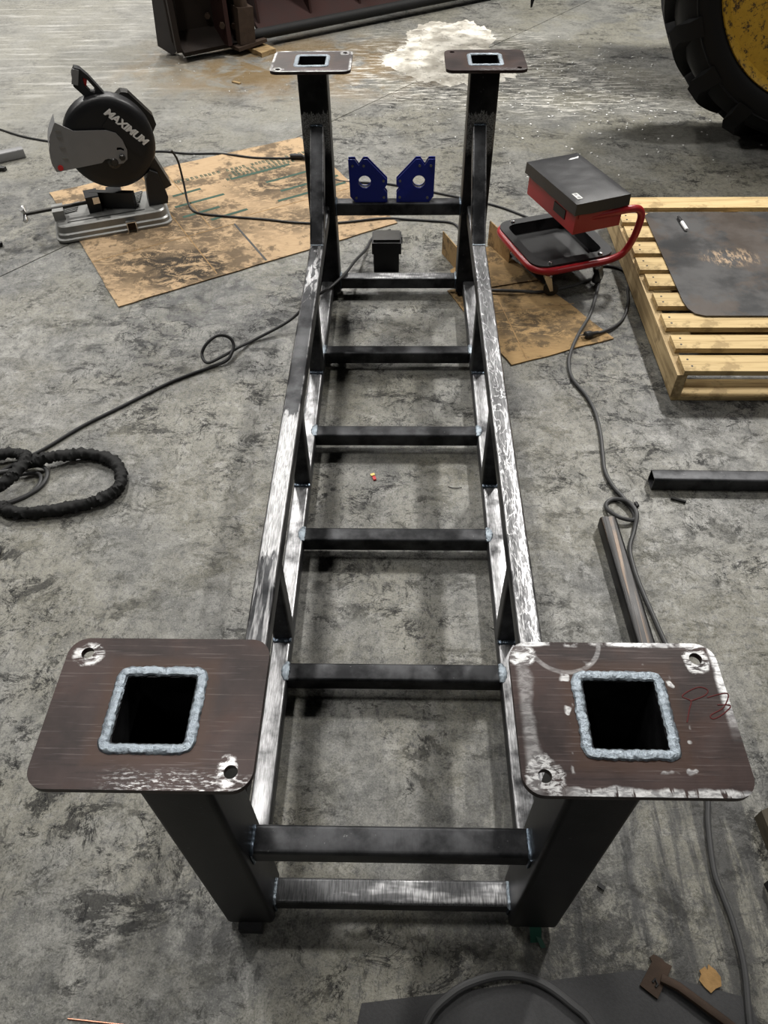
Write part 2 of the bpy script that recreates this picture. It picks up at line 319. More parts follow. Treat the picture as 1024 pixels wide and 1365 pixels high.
# pale scrape streaks far left
pale = m.mul(m.blob(v, (-2.2, 5.9), (1.5, 1.3), 1.0, 0.6, 2), m.step(m.noise(m.mapv(v, (1.2, 12, 1), rot=(0, 0, 0.12)), 1.6, 6, 0.65), 0.52, 0.66))
c = m.mix(m.mul(pale, 0.7), c, (0.52, 0.51, 0.48))
c = m.mix(m.mul(m.blob(v, (-2.4, 5.8), (2.0, 1.6), 1.2, 0.3, 2), 0.35), c, (0.40, 0.39, 0.36))
# brown oil/rust stain in front of the pusher
stain = m.mul(m.blob(v, (-0.75, 5.25), (0.95, 0.55), 1.2, 0.9, 2.5), m.step(m.noise(v, 4, 8, 0.7, 0.8), 0.38, 0.56))
c = m.mix(m.mul(stain, 0.85), c, (0.175, 0.115, 0.048))
# white dust dragged around the spill
dust = m.mul(m.mx(m.blob(v, (1.05, 4.75), (0.75, 0.40), 1.2, 0.8, 3), m.blob(v, (0.40, 5.2), (0.85, 0.75), 0.8, 0.8, 3)), m.step(m.noise(m.mapv(v, (1, 5, 1), rot=(0, 0, -0.3)), 7, 8, 0.75), 0.50, 0.60))
c = m.mix(m.mul(dust, 0.9), c, (0.60, 0.58, 0.53))
dark_spot = m.mul(m.blob(v, (1.62, 4.05), (0.35, 0.14), 0.3, 0.8, 3), 0.75)  # darker oval on the floor beside the loader wheel
c = m.mix(dark_spot, c, (0.045, 0.043, 0.036))
rough = m.mixf(m.step(gr, 0.38, 0.62), 0.30, 0.52)
rough = m.mixf(m.mul(scuff, 0.5), rough, 0.65)
m.set(Base_Color=c, Roughness=rough); m.put(m.b.inputs['Specular IOR Level'], m.mixf(scuff, 0.5, 0.12))
m.bump(m.add(m.add(m.mul(fine, 0.6), m.mul(grain, 0.35)), mid), 0.42, 0.004); MAT['floor'] = m.m

# ------------------------------------------------------------------ mesh helpers
class MB:
    def __init__(s): s.v = []; s.f = []
    def add(s, vs, fs, M=None):
        k = len(s.v); s.v += [tuple(M @ Vector(p)) if M is not None else tuple(p) for p in vs]
        s.f += [tuple(i+k for i in f) for f in fs]; return s
    def box(s, c, d, rot=None):
        x, y, z = d[0]/2, d[1]/2, d[2]/2
        vs = [(-x,-y,-z),(x,-y,-z),(x,y,-z),(-x,y,-z),(-x,-y,z),(x,-y,z),(x,y,z),(-x,y,z)]
        fs = [(0,3,2,1),(4,5,6,7),(0,1,5,4),(1,2,6,5),(2,3,7,6),(3,0,4,7)]
        Mx = Matrix.Translation(Vector(c))
        if rot: Mx = Mx @ (Matrix.Rotation(rot[2],4,'Z') @ Matrix.Rotation(rot[1],4,'Y') @ Matrix.Rotation(rot[0],4,'X'))
        return s.add(vs, fs, Mx)
    def prism(s, poly, h0, h1, M=None):   # polygon in XY (ccw) extruded along Z
        n = len(poly); vs = [(x,y,h0) for x,y in poly]+[(x,y,h1) for x,y in poly]
        fs = [tuple(range(n-1,-1,-1)), tuple(range(n,2*n))]+[(i,(i+1)%n,n+(i+1)%n,n+i) for i in range(n)]
        return s.add(vs, fs, M)
    def lathe(s, prof, n=32, M=None, closed=False):   # (r, z) about Z
        vs = []; fs = []
        for r, z in prof:
            for i in range(n): a = 2*PI*i/n; vs.append((r*math.cos(a), r*math.sin(a), z))
        m_ = len(prof)
        for j in range(m_ if closed else m_-1):
            j2 = (j+1) % m_
            for i in range(n): i2 = (i+1)%n; fs.append((j*n+i, j*n+i2, j2*n+i2, j2*n+i))
        if not closed:
            if prof[0][0] > 1e-6: fs.append(tuple(range(n-1,-1,-1)))
            if prof[-1][0] > 1e-6: fs.append(tuple((m_-1)*n+i for i in range(n)))
        return s.add(vs, fs, M)
    def cyl(s, p0, p1, r, n=16, r2=None):
        p0, p1 = Vector(p0), Vector(p1); d = p1-p0
        q = d.to_track_quat('Z', 'Y').to_matrix().to_4x4()
        return s.lathe([(r, 0), (r if r2 is None else r2, d.length)], n, Matrix.Translation(p0) @ q)
    def sweep(s, pts, rad, n=8, closed=False, flat=1.0, up=Vector((0,0,1))):
        # rad: float or f(i, k) -> radius
        P = [Vector(p) for p in pts]; N = len(P); rings = []
        for i in range(N):
            a = P[(i-1)%N] if (closed or i>0) else P[i]; b = P[(i+1)%N] if (closed or i<N-1) else P[i]
            t = (b-a).normalized(); u = up if abs(t.dot(up)) < 0.95 else Vector((1,0,0))
            sx = t.cross(u).normalized(); sy = sx.cross(t).normalized()
            ring = []
            for k in range(n):
                an = 2*PI*k/n; r = rad(i,k) if callable(rad) else rad
                ring.append(tuple(P[i]+sx*(math.cos(an)*r)+sy*(math.sin(an)*r*flat)))
            rings.append(ring)
        vs = [p for r_ in rings for p in r_]; fs = []
        for i in range(N if closed else N-1):
            j = (i+1)%N
            for k in range(n): k2=(k+1)%n; fs.append((i*n+k, i*n+k2, j*n+k2, j*n+k))
        if not closed: fs += [tuple(range(n-1,-1,-1)), tuple((N-1)*n+k for k in range(n))]
        return s.add(vs, fs)
    def mesh(s, name, bevel=0.0, seg=2, smooth=True, ang=35, sub=0):
        bm = bmesh.new(); vs = [bm.verts.new(p) for p in s.v]
        for f in s.f:
            try: bm.faces.new([vs[i] for i in f])
            except ValueError: pass
        if bevel:
            ed = [e for e in bm.edges if len(e.link_faces) == 2 and e.calc_face_angle(0) > 0.5]
            bmesh.ops.bevel(bm, geom=ed, offset=bevel, segments=seg, profile=0.5, affect='EDGES', clamp_overlap=True)
        bmesh.ops.recalc_face_normals(bm, faces=bm.faces)
        me = bpy.data.meshes.new(name); bm.to_mesh(me); bm.free()
        if smooth:
            me.shade_smooth(); me.set_sharp_from_angle(angle=math.radians(ang))
        return me
    def build(s, name, mat, parent=None, loc=None, rot=None, **k):
        return link(name, s.mesh(name, **k), mat, parent, loc, rot)
def link(name, me, mat, parent=None, loc=None, rot=None):
    o = bpy.data.objects.new(name, me); COL.objects.link(o)
    if mat is not None and not me.materials: me.materials.append(MAT[mat] if isinstance(mat, str) else mat)
    if parent: o.parent = parent
    if loc: o.location = loc
    if rot: o.rotation_euler = rot
    return o
def tag(o, label, cat, group=None, kind=None):
    o['label'] = label; o['category'] = cat
    if group: o['group'] = group
    if kind: o['kind'] = kind
    return o
def thing(name, label, cat, loc=(0,0,0), rz=0, group=None):
    o = bpy.data.objects.new(name, None); COL.objects.link(o); o.location = loc; o.rotation_euler = (0,0,rz)
    o.empty_display_size = 0.05
    return tag(o, label, cat, group)
def cat_rom(pts, n=10, closed=False):
    P = [Vector(p) for p in pts]; N = len(P); out = []
    for i in range(N if closed else N-1):
        g = lambda j: P[j % N] if closed else P[min(max(j,0),N-1)]
        p0,p1,p2,p3 = g(i-1),g(i),g(i+1),g(i+2)
        for k in range(n):
            t = k/n
            out.append(0.5*((2*p1)+(p2-p0)*t+(2*p0-5*p1+4*p2-p3)*t*t+(3*p1-p0-3*p2+p3)*t**3))
    if not closed: out.append(P[-1])
    return out
def rrect(hx, hy, r, n=6):
    out = []
    for cx, cy, a0 in ((hx-r,hy-r,0),(-hx+r,hy-r,PI/2),(-hx+r,-hy+r,PI),(hx-r,-hy+r,1.5*PI)):
        for i in range(n+1): a=a0+PI/2*i/n; out.append((cx+r*math.cos(a), cy+r*math.sin(a)))
    return out
def shs(p0, p1, size=0.0508, wall=0.0045, up=(0,0,1), cut0=None, cut1=None, rad=0.008):
    # square hollow section p0 -> p1; cut = plane normal for a mitred end
    mb = MB(); p0, p1 = Vector(p0), Vector(p1); t = (p1-p0).normalized(); u = Vector(up)
    sx = t.cross(u).normalized(); sy = sx.cross(t)
    prof_o = rrect(size/2, size/2, rad, 4); prof_i = rrect(size/2-wall, size/2-wall, max(0.002, rad-wall), 4); n = len(prof_o)
    def ring(prof, p, cut):
        out = []
        for x, y in prof:
            b = p+sx*x+sy*y
            if cut is not None:
                c = Vector(cut); b = b+t*((p-b).dot(c)/t.dot(c))
            out.append(tuple(b))
        return out
    vs = ring(prof_o,p0,cut0)+ring(prof_o,p1,cut1)+ring(prof_i,p0,cut0)+ring(prof_i,p1,cut1); fs = []
    for i in range(n):
        j = (i+1)%n
        fs += [(i,j,n+j,n+i),(2*n+j,2*n+i,3*n+i,3*n+j),(j,i,2*n+i,2*n+j),(n+i,n+j,3*n+j,3*n+i)]
    return mb.add(vs, fs)
def plate_mesh(name, outer, holes, z0, z1, bevel=0.0):
    # flat plate with through holes
    bm = bmesh.new()
    for loop in [outer]+holes:
        vs = [bm.verts.new((x,y,z0)) for x,y in loop]
        for i in range(len(vs)): bm.edges.new((vs[i], vs[(i+1)%len(vs)]))
    bmesh.ops.triangle_fill(bm, use_beauty=True, use_dissolve=False, edges=list(bm.edges))
    r = bmesh.ops.extrude_face_region(bm, geom=list(bm.faces))
    for e in r['geom']:
        if isinstance(e, bmesh.types.BMVert): e.co.z = z1
    bmesh.ops.recalc_face_normals(bm, faces=bm.faces)
    me = bpy.data.meshes.new(name); bm.to_mesh(me); bm.free()
    me.shade_smooth(); me.set_sharp_from_angle(angle=math.radians(35)); return me
def circ(cx, cy, r, n=20): return [(cx+r*math.cos(2*PI*i/n), cy+r*math.sin(2*PI*i/n)) for i in range(n)]
def bead(pts, r, closed=False, flat=0.6, amp=0.22, pitch=3, sub=1, seed=0):
    # rippled weld bead along a polyline that is first resampled
    P = [Vector(p) for p in pts]
    if closed: P = P+[P[0]]
    out = []; step = 0.0022
    for a, b in zip(P, P[1:]):
        n = max(2, int((b-a).length/step)); out += [a.lerp(b, i/n) for i in range(n)]
    if not closed: out.append(P[-1])
    rnd = random.Random(seed); ph = rnd.random()*9
    def rad(i, k):
        w = mnoise.noise(Vector((i*0.21+ph, k*0.4, seed)))
        return r*(1+amp*math.sin(i*2*PI/pitch*0.7+ph)*0.5+amp*w)
    out = [p+Vector((mnoise.noise(Vector((i*.13, seed, 1))), mnoise.noise(Vector((i*.13, seed, 5))), 0))*r*0.22 for i, p in enumerate(out)]
    return MB().sweep(out, rad, 8, closed, flat)
def text_mesh(body, size, extrude=0.0004, shear=0.0, offset=0.0, space=1.0):
    cu = bpy.data.curves.new('print', 'FONT'); cu.body = body; cu.size = size; cu.extrude = extrude
    cu.shear = shear; cu.offset = offset; cu.space_character = space; cu.align_x = 'CENTER'; cu.align_y = 'CENTER'
    ob = bpy.data.objects.new('print', cu); COL.objects.link(ob)
    dg = bpy.context.evaluated_depsgraph_get(); me = bpy.data.meshes.new_from_object(ob.evaluated_get(dg))
    bpy.data.objects.remove(ob); me.materials.clear(); return me

# ------------------------------------------------------------------ setting: concrete floor with a sawn joint
A0, A1 = Vector((-0.394, 4.285, 0)), Vector((1.003, 6.043, 0))
jd = (A1-A0).normalized(); jn = Vector((-jd.y, jd.x, 0))
mb = MB(); S0, S1 = A0-jd*14, A0+jd*16
rows = [(-16, 0), (-0.004, 0), (0, -0.012), (0.004, 0), (14, 0)]
vs = []
for o_, z in rows:
    for e in (S0, S1): p = e+jn*o_; vs.append((p.x, p.y, z))
fs = [(2*i, 2*i+1, 2*i+3, 2*i+2) for i in range(4)]
mb.add(vs, fs)
fl = mb.build('floor', 'floor', smooth=False); fl['kind'] = 'structure'
if fl.data.polygons[0].normal.z < 0: fl.data.flip_normals()

# ------------------------------------------------------------------ the welded steel frame
HF = 0.03
AX, LY, HT = 0.2958, 2.3992, 0.8632
fr = thing('welded_steel_frame', 'long welded square-tube steel frame with four plated posts standing across the floor', 'steel frame', (0,0,HF))
UR, HU, RX = 0.2915, 0.376, 0.2966
for sx in (-1, 1):
    for Y in (0, LY):
        shs((sx*AX, Y, 0), (sx*AX, Y, HT-0.001), 0.1016, 0.0055, (0,1,0), rad=0.010).build('post', 'post', fr)
PW, PD, PT = 0.1362, 0.1033, 0.0095
defs = [(-1, 0, [(-.107,.078,.021,.016),(.104,-.079,.013,.020)], 'plain'), (1, 0, [(.109,.080,.016,.022),(-.109,-.080,.022,.026)], 'edges'),
        (-1, 1, [(-.109,-.080,.02,.016),(.109,.080,.016,.02)], 'white_edge'), (1, 1, [(-.109,.080,.004,.004),(.109,-.080,.004,.004)], 'plain2')]
sq_hole = rrect(0.0508, 0.0508, 0.009, 4)
for sx, far, hl, kind in defs:
    outer = rrect(PW, PD, 0.026, 8)
    me = plate_mesh('top_plate', outer, [sq_hole]+[circ(math.copysign(.109,h[0]), math.copysign(.080,h[1]), 0.0085) for h in hl], -PT, 0)
    pl = link('top_plate', me, plate_mat('plate_steel_'+kind, hl, kind), fr, (sx*AX, far*LY, HT))
    b = 0.0532
    ring = rrect(b, b, 0.010, 4)
    bead([(x,y,0.0008) for x,y in ring], 0.0070, True, 0.45, 0.14, 3, seed=int(sx+3+far*7)).build('weld_bead', 'weld', pl)
    if sx == 1 and far == 0:
        for st in ([(.371,-.01),(.378,.007),(.383,.019),(.374,.026),(.396,.038),(.408,.035),(.403,.027),(.383,.019)],
                   [(.405,.024),(.432,.030),(.422,.011),(.403,0),(.405,-.005),(.419,.002),(.431,.013),(.415,.014)]):
            MB().sweep(cat_rom([(x-AX, y, 0.0003) for x,y in st], 6), 0.0008, 6, flat=0.4).build('crayon_mark', 'crayon', pl)
hp = 0.0508
for sx, mt in ((-1, 'upper_left'), (1, 'upper_right')):
    shs((sx*RX, hp, .0254), (sx*RX, LY-hp, .0254)).build('lower_rail', 'lower_rail', fr)
    shs((sx*UR, hp, HU-.0254), (sx*UR, LY-hp, HU-.0254)).build('upper_rail', mt, fr)
    for far in (0, 1):
        yp = LY-hp if far else hp; dr = -1 if far else 1
        # knee brace: centre line 45 degrees, mitred on the rail top and on the post face
        h_ = .0254; zc = HU+.298-h_*math.sqrt(2)+0.0
        top = Vector((sx*UR, yp, zc)); bot = Vector((sx*UR, yp+dr*(zc-HU), HU))
        kb = shs(bot, top, up=(0, dr, 1), cut0=(0,0,1), cut1=(0,1,0)).build('knee_brace', 'brace', fr)
        ft = HU+.298
        bead([(sx*UR-.022, yp+dr*.003, ft), (sx*UR+.022, yp+dr*.003, ft)], 0.0045, seed=3+far).build('weld_bead', 'weld_dark', kb)
        yb = yp+dr*(.298)
        bead([(sx*UR-.023, yb, HU+.001), (sx*UR+.023, yb, HU+.001)], 0.0035, seed=5+far).build('weld_bead', 'weld', kb)
    for yf in (0.605, 1.168, 1.735):
        st = shs((sx*RX*.5+sx*UR*.5, yf+.0254, hp), (sx*RX*.5+sx*UR*.5, yf+.0254, HU-hp), up=(0,1,0)).build('strut', 'scale', fr)
        cx = sx*(RX+UR)/2
        bead([(cx-.024, yf-.002, hp+.002), (cx+.024, yf-.002, hp+.002)], 0.0075, flat=0.7, seed=int(yf*10)+sx).build('weld_bead', 'weld_dark', st)
for yr in (0.513, 0.970, 1.424, 1.878):
    ri = RX-.0254
    rg = shs((-ri, yr, .0254), (ri, yr, .0254)).build('rung', 'scale', fr)
    for sx in (-1, 1):
        mb = MB(); N = 12
        pts = [(sx*(ri+.002+0.003*math.sin(PI*i/N)), yr-.026+.052*i/N, hp-.003+.003*math.sin(PI*i/N)) for i in range(N+1)]
        def rr(i, k, N=N): return (0.006+0.006*math.sin(PI*(i+.3)/(N+.6)))*(1+.10*math.sin(i*2.3)+.06*mnoise.noise(Vector((i, k, yr))))
        mb.sweep(pts, rr, 10, flat=0.62).build('weld_bead', 'weld', rg)
for Y in (0, LY):
    xi = AX-hp
    for z, mt in ((.0254, 'end_rung'), (.374-.0254, 'scale')):
        rg = shs((-xi, Y, z), (xi, Y, z), up=(0,0,1)).build('rung', mt, fr)
        for sx in (-1, 1):
            bead([(sx*(xi-.002), Y-.027, z+.022), (sx*(xi-.002), Y-.020, z+.0265), (sx*(xi-.002), Y+.022, z+.0265)], 0.0042, seed=int(z*100)+sx).build('weld_bead', 'weld_dark' if mt=='scale' else 'weld', rg)
            bead([(sx*(xi-.002), Y-.0265, z-.022), (sx*(xi-.002), Y-.0265, z+.022)], 0.004, seed=9+sx).build('weld_bead', 'weld_dark', rg)
# shims lifting the posts off the concrete
for sx, Y, d, dy, lb in ((-1, 0, (.048, .08), -.026, 'dark steel shim under the front left post of the frame'), (1, 0, (.07, .08), 0, 'dark steel shim under the front right post beside green tape'),
                     (-1, LY, (.07, .08), 0, 'dark steel shim under the back left post near the chop saw side'), (1, LY, (.07, .08), 0, 'dark steel shim under the back right post by the brown cardboard')):
    tag(MB().box((sx*AX, Y+dy, HF/2), (d[0], d[1], HF)).build('shim_block', 'shim', bevel=.003), lb, 'shim', 'shims under the frame posts')
mb = MB()
pts = [(.288,-.046,.028),(.312,-.046,.028),(.313,-.060,.018),(.289,-.062,.017),(.291,-.074,.001),(.312,-.073,.001)]
mb.add(pts+[(x,y,z+.0012) for x,y,z in pts], [(0,1,2,3),(3,2,5,4),(9,8,7,6),(10,11,8,9),(0,3,9,6),(3,4,10,9),(1,7,8,2),(2,8,11,5),(4,5,11,10),(0,6,7,1)])
mb.add([(.300,-.062,.014),(.312,-.064,.010),(.322,-.082,.0015),(.312,-.084,.001)]+[(.300,-.062,.0155),(.312,-.064,.0115),(.322,-.082,.003),(.312,-.084,.0025)], [(3,2,1,0),(4,5,6,7),(0,1,5,4),(1,2,6,5),(2,3,7,6),(3,0,4,7)])
tag(mb.build('tape_scrap', 'green_tape'), 'green tape scrap sticking out under the front right post', 'tape')

# ------------------------------------------------------------------ blue welding magnets on the far upper rung
def magnet(x0, flip, label):
    t = thing('welding_magnet', label, 'magnet', (x0, LY, HF+.374), 0, 'blue welding magnets on the back rung')
    s_ = -1 if flip else 1
    # outline seen from the camera, x to the right (0..0.158), z up
    o = [(.030,0),(.156,0),(.156,.035),(.143,.052),(.156,.069),(.156,.086),(.082,.163),(.066,.163),(.049,.140),(.034,.163),(.010,.163),(.012,.022)]
    o = [(s_*(x-.079), z) for x, z in o]
    if flip: o = o[::-1]
    R_ = Matrix.Rotation(PI/2, 4, 'X')
    for dy in (-.013, .010):
        me = plate_mesh('side_plate', o, [circ(s_*(.070-.079), .079, .024, 24)], 0, .003)
        me.transform(Matrix.Translation((0, dy+.003, 0)) @ R_); link('side_plate', me, 'blue_paint', t)
    me = plate_mesh('magnet_core', [(x*.95, z*.95+.002) for x, z in o], [circ(s_*(.070-.079), .079, .026, 24)], 0, .02)
    me.transform(Matrix.Translation((0, .010, 0)) @ R_); link('magnet_core', me, 'black_paint', t)
    for x, z in ((.026,.140),(.068,.140),(.142,.083),(.143,.020),(.036,.018)):
        MB().cyl((s_*(x-.079), -.0125, z), (s_*(x-.079), -.0165, z), .0048, 12).build('rivet', 'cast', t)
    return t
magnet(-.119, False, 'blue welding magnet on the left half of the back rung')
magnet(.070, True, 'blue welding magnet on the right half of the back rung')

# ------------------------------------------------------------------ cardboard sheets
def sheet_poly(name, pts, z, th, mat, n=14, lift=0.006, seed=0, jag=0.006):
    # quad sheet, gently wavy, slightly ragged rim; pts a,b,c,d in order
    a, b, c, d = [Vector((p[0], p[1], 0)) for p in pts]; mb = MB(); vs = []
    for j in range(n+1):
        for i in range(n+1):
            u, w = i/n, j/n
            p = a.lerp(b, u).lerp(d.lerp(c, u), w)
            e = min(u, w, 1-u, 1-w)
            if e == 0: p += Vector((mnoise.noise(Vector((p.x*9, p.y*9, seed))), mnoise.noise(Vector((p.x*9, p.y*9, seed+5))), 0))*jag
            h = z+lift*max(0, mnoise.noise(Vector((p.x*2.3, p.y*2.3, seed))))
            vs.append((p.x, p.y, h))
    N = len(vs); vs += [(x, y, h+th) for x, y, h in vs]; k = n+1; fs = []
    for j in range(n):
        for i in range(n):
            q = (j*k+i, j*k+i+1, (j+1)*k+i+1, (j+1)*k+i); fs += [q[::-1], tuple(x+N for x in q)]
    rim = [i for i in range(k)]+[j*k+n for j in range(1,k)]+[n*k+i for i in range(n-1,-1,-1)]+[j*k for j in range(n-1,0,-1)]
    for x, y in zip(rim, rim[1:]+rim[:1]): fs.append((x, y, y+N, x+N))
    return mb.add(vs, fs)
t = thing('cardboard_sheet', 'large stained flattened cardboard box with green print under the chop saw', 'cardboard')
ca, cb, cc, cd = (-1.821,3.338), (-1.188,2.282), (-.006,3.005), (-.578,4.024)
ZC = 0.003
sheet_poly('panel', (ca, cb, cc, cd), 0.001, 0.005, 'card_left', 20, 0.0, 2).build('panel', 'card_left', t)
def cpt(u, w):   # u along left edge (far->near), w from left to right
    A_, B_, C_, D_ = [Vector((*p, 0)) for p in (ca, cb, cc, cd)]
    p = A_.lerp(B_, u).lerp(D_.lerp(C_, u), w); return (p.x, p.y)
def strip(a, b, wd, z, th=.0006):
    a, b = Vector((*a, 0)), Vector((*b, 0)); d = (b-a).normalized(); n_ = Vector((-d.y, d.x, 0))*wd/2
    return MB().prism([tuple((p)[:2]) for p in (a-n_, b-n_, b+n_, a+n_)], z, z+th)
zt = 0.0061
# creases and the slot cut between two flaps
for i_, (u0, w0, u1, w1) in enumerate(((.0,.33,.98,.33), (.02,.42,.64,.42), (.66,.0,.66,.50), (.62,.50,.62,.98))):
    strip(cpt(u0,w0), cpt(u1,w1), .005, zt).build('crease', 'card_raw', t)
strip(cpt(.66,.50), cpt(.99,.50), .010, zt).build('flap_slot', 'slag', t)
# printed green bands and block of small print lines
for u, w0, w1 in ((.30,.38,.49),(.27,.62,.86),(.40,.36,.55),(.38,.72,.90),(.50,.36,.50),(.49,.74,.98),(.58,.44,.58),(.57,.70,.98)):
    strip(cpt(u,w0), cpt(u-.01,w1), .020, zt).build('printed_band', 'green_print', t)
for r_, (u, w0, w1) in enumerate(((.175,.40,.98),(.205,.64,.90),(.235,.62,.88),(.265,.60,.84))):
    mb = MB(); w = w0; rnd = random.Random(r_)
    while w < w1:
        g = rnd.uniform(.008,.014)
        if rnd.random() > .12:
            A_ = Vector((*cpt(u, w), 0)); d = (Vector((*cpt(u, w+.02), 0))-A_).normalized(); q = Vector((-d.y, d.x, 0)); hh = .016
            for off, wd in ((0, .005), (.0085, .004)):
                p = A_+d*off; mb.prism([tuple(x[:2]) for x in (p-q*hh, p+d*wd-q*hh, p+d*wd+q*hh, p+q*hh)], zt, zt+.0005)
            p = A_; k_ = rnd.choice((-.012, 0, .012)); mb.prism([tuple(x[:2]) for x in (p+q*(k_-.003), p+d*.012+q*(k_-.003), p+d*.012+q*(k_+.003), p+q*(k_+.003))], zt, zt+.0005)
        w += g+.006
    mb.build('printed_line', 'green_print', t, smooth=False)['kind'] = 'stuff'

t = thing('cardboard_box', 'brown opened cardboard box with upright flaps beside the rolling seat', 'cardboard')
ra, rb, rc, rd = (.211,2.401), (.439,1.881), (.862,2.056), (.60,2.50)
sheet_poly('panel', (ra, rb, rc, rd), 0.001, 0.005, 'card_right', 14, 0.0, 4, .010).build('panel', 'card_right', t)
sheet_poly('panel', ((.232,2.56), (.26,2.38), (.61,2.48), (.44,2.80)), 0.0068, 0.004, 'card_right', 10, 0.0, 6).build('panel', 'card_right', t)
strip((.29,2.21), (.74,2.30), .004, .0062).build('crease', 'card_raw', t); strip((.50,1.92), (.42,2.36), .004, .0062).build('crease', 'card_raw', t)
def flap(a, b, h, lean, name):
    a, b = Vector((*a, .004)), Vector((*b, .004)); d = (b-a).normalized(); n_ = Vector((-d.y, d.x, 0)); up_ = Vector((0,0,h))+n_*lean
    pts = [a, b, b+up_*.96, a+up_]; mb = MB(); th = n_*.004
    mb.add([tuple(p) for p in pts]+[tuple(p+th) for p in pts], [(0,1,2,3),(7,6,5,4),(0,4,5,1),(1,5,6,2),(2,6,7,3),(3,7,4,0)])
    return mb.build(name, 'card_right', t, smooth=False)
flap((.199,2.714), (.300,2.466), .108, 0, 'flap'); flap((.414,2.790), (.495,2.620), .118, 0, 'flap')

# ------------------------------------------------------------------ chop saw
t = thing('chop_saw', 'black and grey metal-cutting chop saw standing on the stained cardboard', 'saw', (-1.608, 2.799, .0075), math.radians(20.53))
def lath_y(mb, prof, c, n=48):   # axis along local Y
    return mb.lathe(prof, n, Matrix.Translation(c) @ Matrix.Rotation(-PI/2, 4, 'X'))
bp = [(x+.272, y+.138) for x, y in rrect(.272, .138, .045, 6)]
mb = MB(); n = len(bp)
ins = lambda k: [(.272+(x-.272)*(1-k/.272), .138+(y-.138)*(1-k/.138)) for x, y in bp]
lay = [(ins(0), 0), (ins(0), .010), (ins(.008), .014), (ins(.010), .030), (ins(.016), .036), (ins(.020), .064), (ins(.026), .070)]
vs = [(x, y, z) for L_, z in lay for x, y in L_]; fs = [(j*n+i, j*n+(i+1)%n, (j+1)*n+(i+1)%n, (j+1)*n+i) for j in range(len(lay)-1) for i in range(n)]
fs.append(tuple((len(lay)-1)*n+i for i in range(n)))
mb.add(vs, fs).build('base', 'cast', t)
for y in (.055,): MB().box((.25, y, .0705), (.36, .006, .003)).build('base_slot', 'slag', t)
for i in range(7): MB().box((.37+.004*i, .13+i*.017, .0735), (.10, .006, .007), (0,0,.25)).build('table_rib', 'cast', t, bevel=.001)
for i in range(6): MB().box((.075+.004*i, .15+i*.017, .0725), (.09, .005, .005), (0,0,.2)).build('table_rib', 'cast', t, bevel=.001)
# pivot stand at the back right
mb = MB().prism([(.455,.07),(.545,.07),(.553,.10),(.530,.215),(.497,.235),(.470,.20)], 0, .085, Matrix.Translation((0,.165,0)) @ Matrix.Rotation(PI/2,4,'X'))
mb.build('pivot_stand', 'black_plastic', t, bevel=.008)
MB().box((.535,.15,.20), (.05,.10,.14), (0,-.35,0)).build('pivot_arm', 'dark_steel', t, bevel=.012)
# upper guard
C0 = (.357, .125, .372)
mb = MB(); lath_y(mb, [(0,-.047),(.150,-.047),(.183,-.044),(.194,-.036),(.198,-.028),(.198,.030),(.190,.040),(0,.040)], C0)
g = mb.build('blade_guard', 'black_paint', t)
# raised rib under the lettering
d_ = Vector((.125,0,-.142)).normalized()
ang = math.atan2(-d_.z, d_.x)
MB().box((.427,.0765,.395), (.20,.006,.050), (0,ang,0)).build('guard_rib', 'black_paint', g, bevel=.004, seg=2)
me = text_mesh('MAXIMUM', .046, .0006, .22, .0018, .95)
me.transform(Matrix.Translation((.442,.0752,.437)) @ Matrix.Rotation(ang,4,'Y') @ Matrix.Rotation(PI/2,4,'X'))
link('lettering', me, 'white_print', g)
# grey swing guard
gp = [(.155,.500),(.219,.455),(.353,.440),(.392,.422),(.412,.390),(.421,.345),(.412,.305),(.390,.290),(.368,.290),(.350,.312),(.332,.320),(.315,.318),(.299,.306),(.096,.296),(.088,.335),(.095,.390),(.115,.445)]
RX_ = Matrix.Rotation(PI/2, 4, 'X')
me = plate_mesh('swing_guard', gp[::-1], [circ(.392,.318,.010,14), [(.372+.004,.352),(.380,.362),(.398,.360),(.410,.350),(.405,.343),(.394,.350),(.382,.350)]], 0, .004)
me.transform(Matrix.Translation((0,.070,0)) @ RX_)
sg = link('swing_guard', me, 'guard_grey', t)
mb = MB(); # rolled outer rim of the swing guard
rim = [(.155,.070,.500),(.115,.070,.445),(.095,.070,.390),(.088,.070,.335),(.096,.070,.296)]
vs = []; 
for p in cat_rom(rim, 6): vs += [(p.x,.066,p.z),(p.x-.001,.175,p.z)]
mb.add(vs, [(2*i,2*i+1,2*i+3,2*i+2) for i in range(len(vs)//2-1)]); mb.build('guard_rim', 'guard_grey', sg)
for z in (.47,.445,.40,.355): MB().box((.150+.06*(z-.35), .0645, z-.005), (.022,.003,.006), (0,.2,0)).build('louvre', 'cast', sg, bevel=.001)
mb = MB(); lath_y(mb, [(0,-.003),(.012,-.003),(.012,.001),(0,.001)], (.118,.0655,.312), 16); mb.build('warning_sticker', 'red_plastic', sg)
mb = MB(); lath_y(mb, [(0,-.012),(.010,-.012),(.014,-.008),(.014,.004),(0,.004)], (.392,.066,.318), 6); mb.build('pivot_bolt', 'dark_steel', sg)
mb = MB(); lath_y(mb, [(0,-.016),(.014,-.016),(.018,-.010),(.030,-.006),(.030,.004),(0,.004)], (.352,.076,.300), 12); mb.build('spindle_flange', 'dark_steel', t)
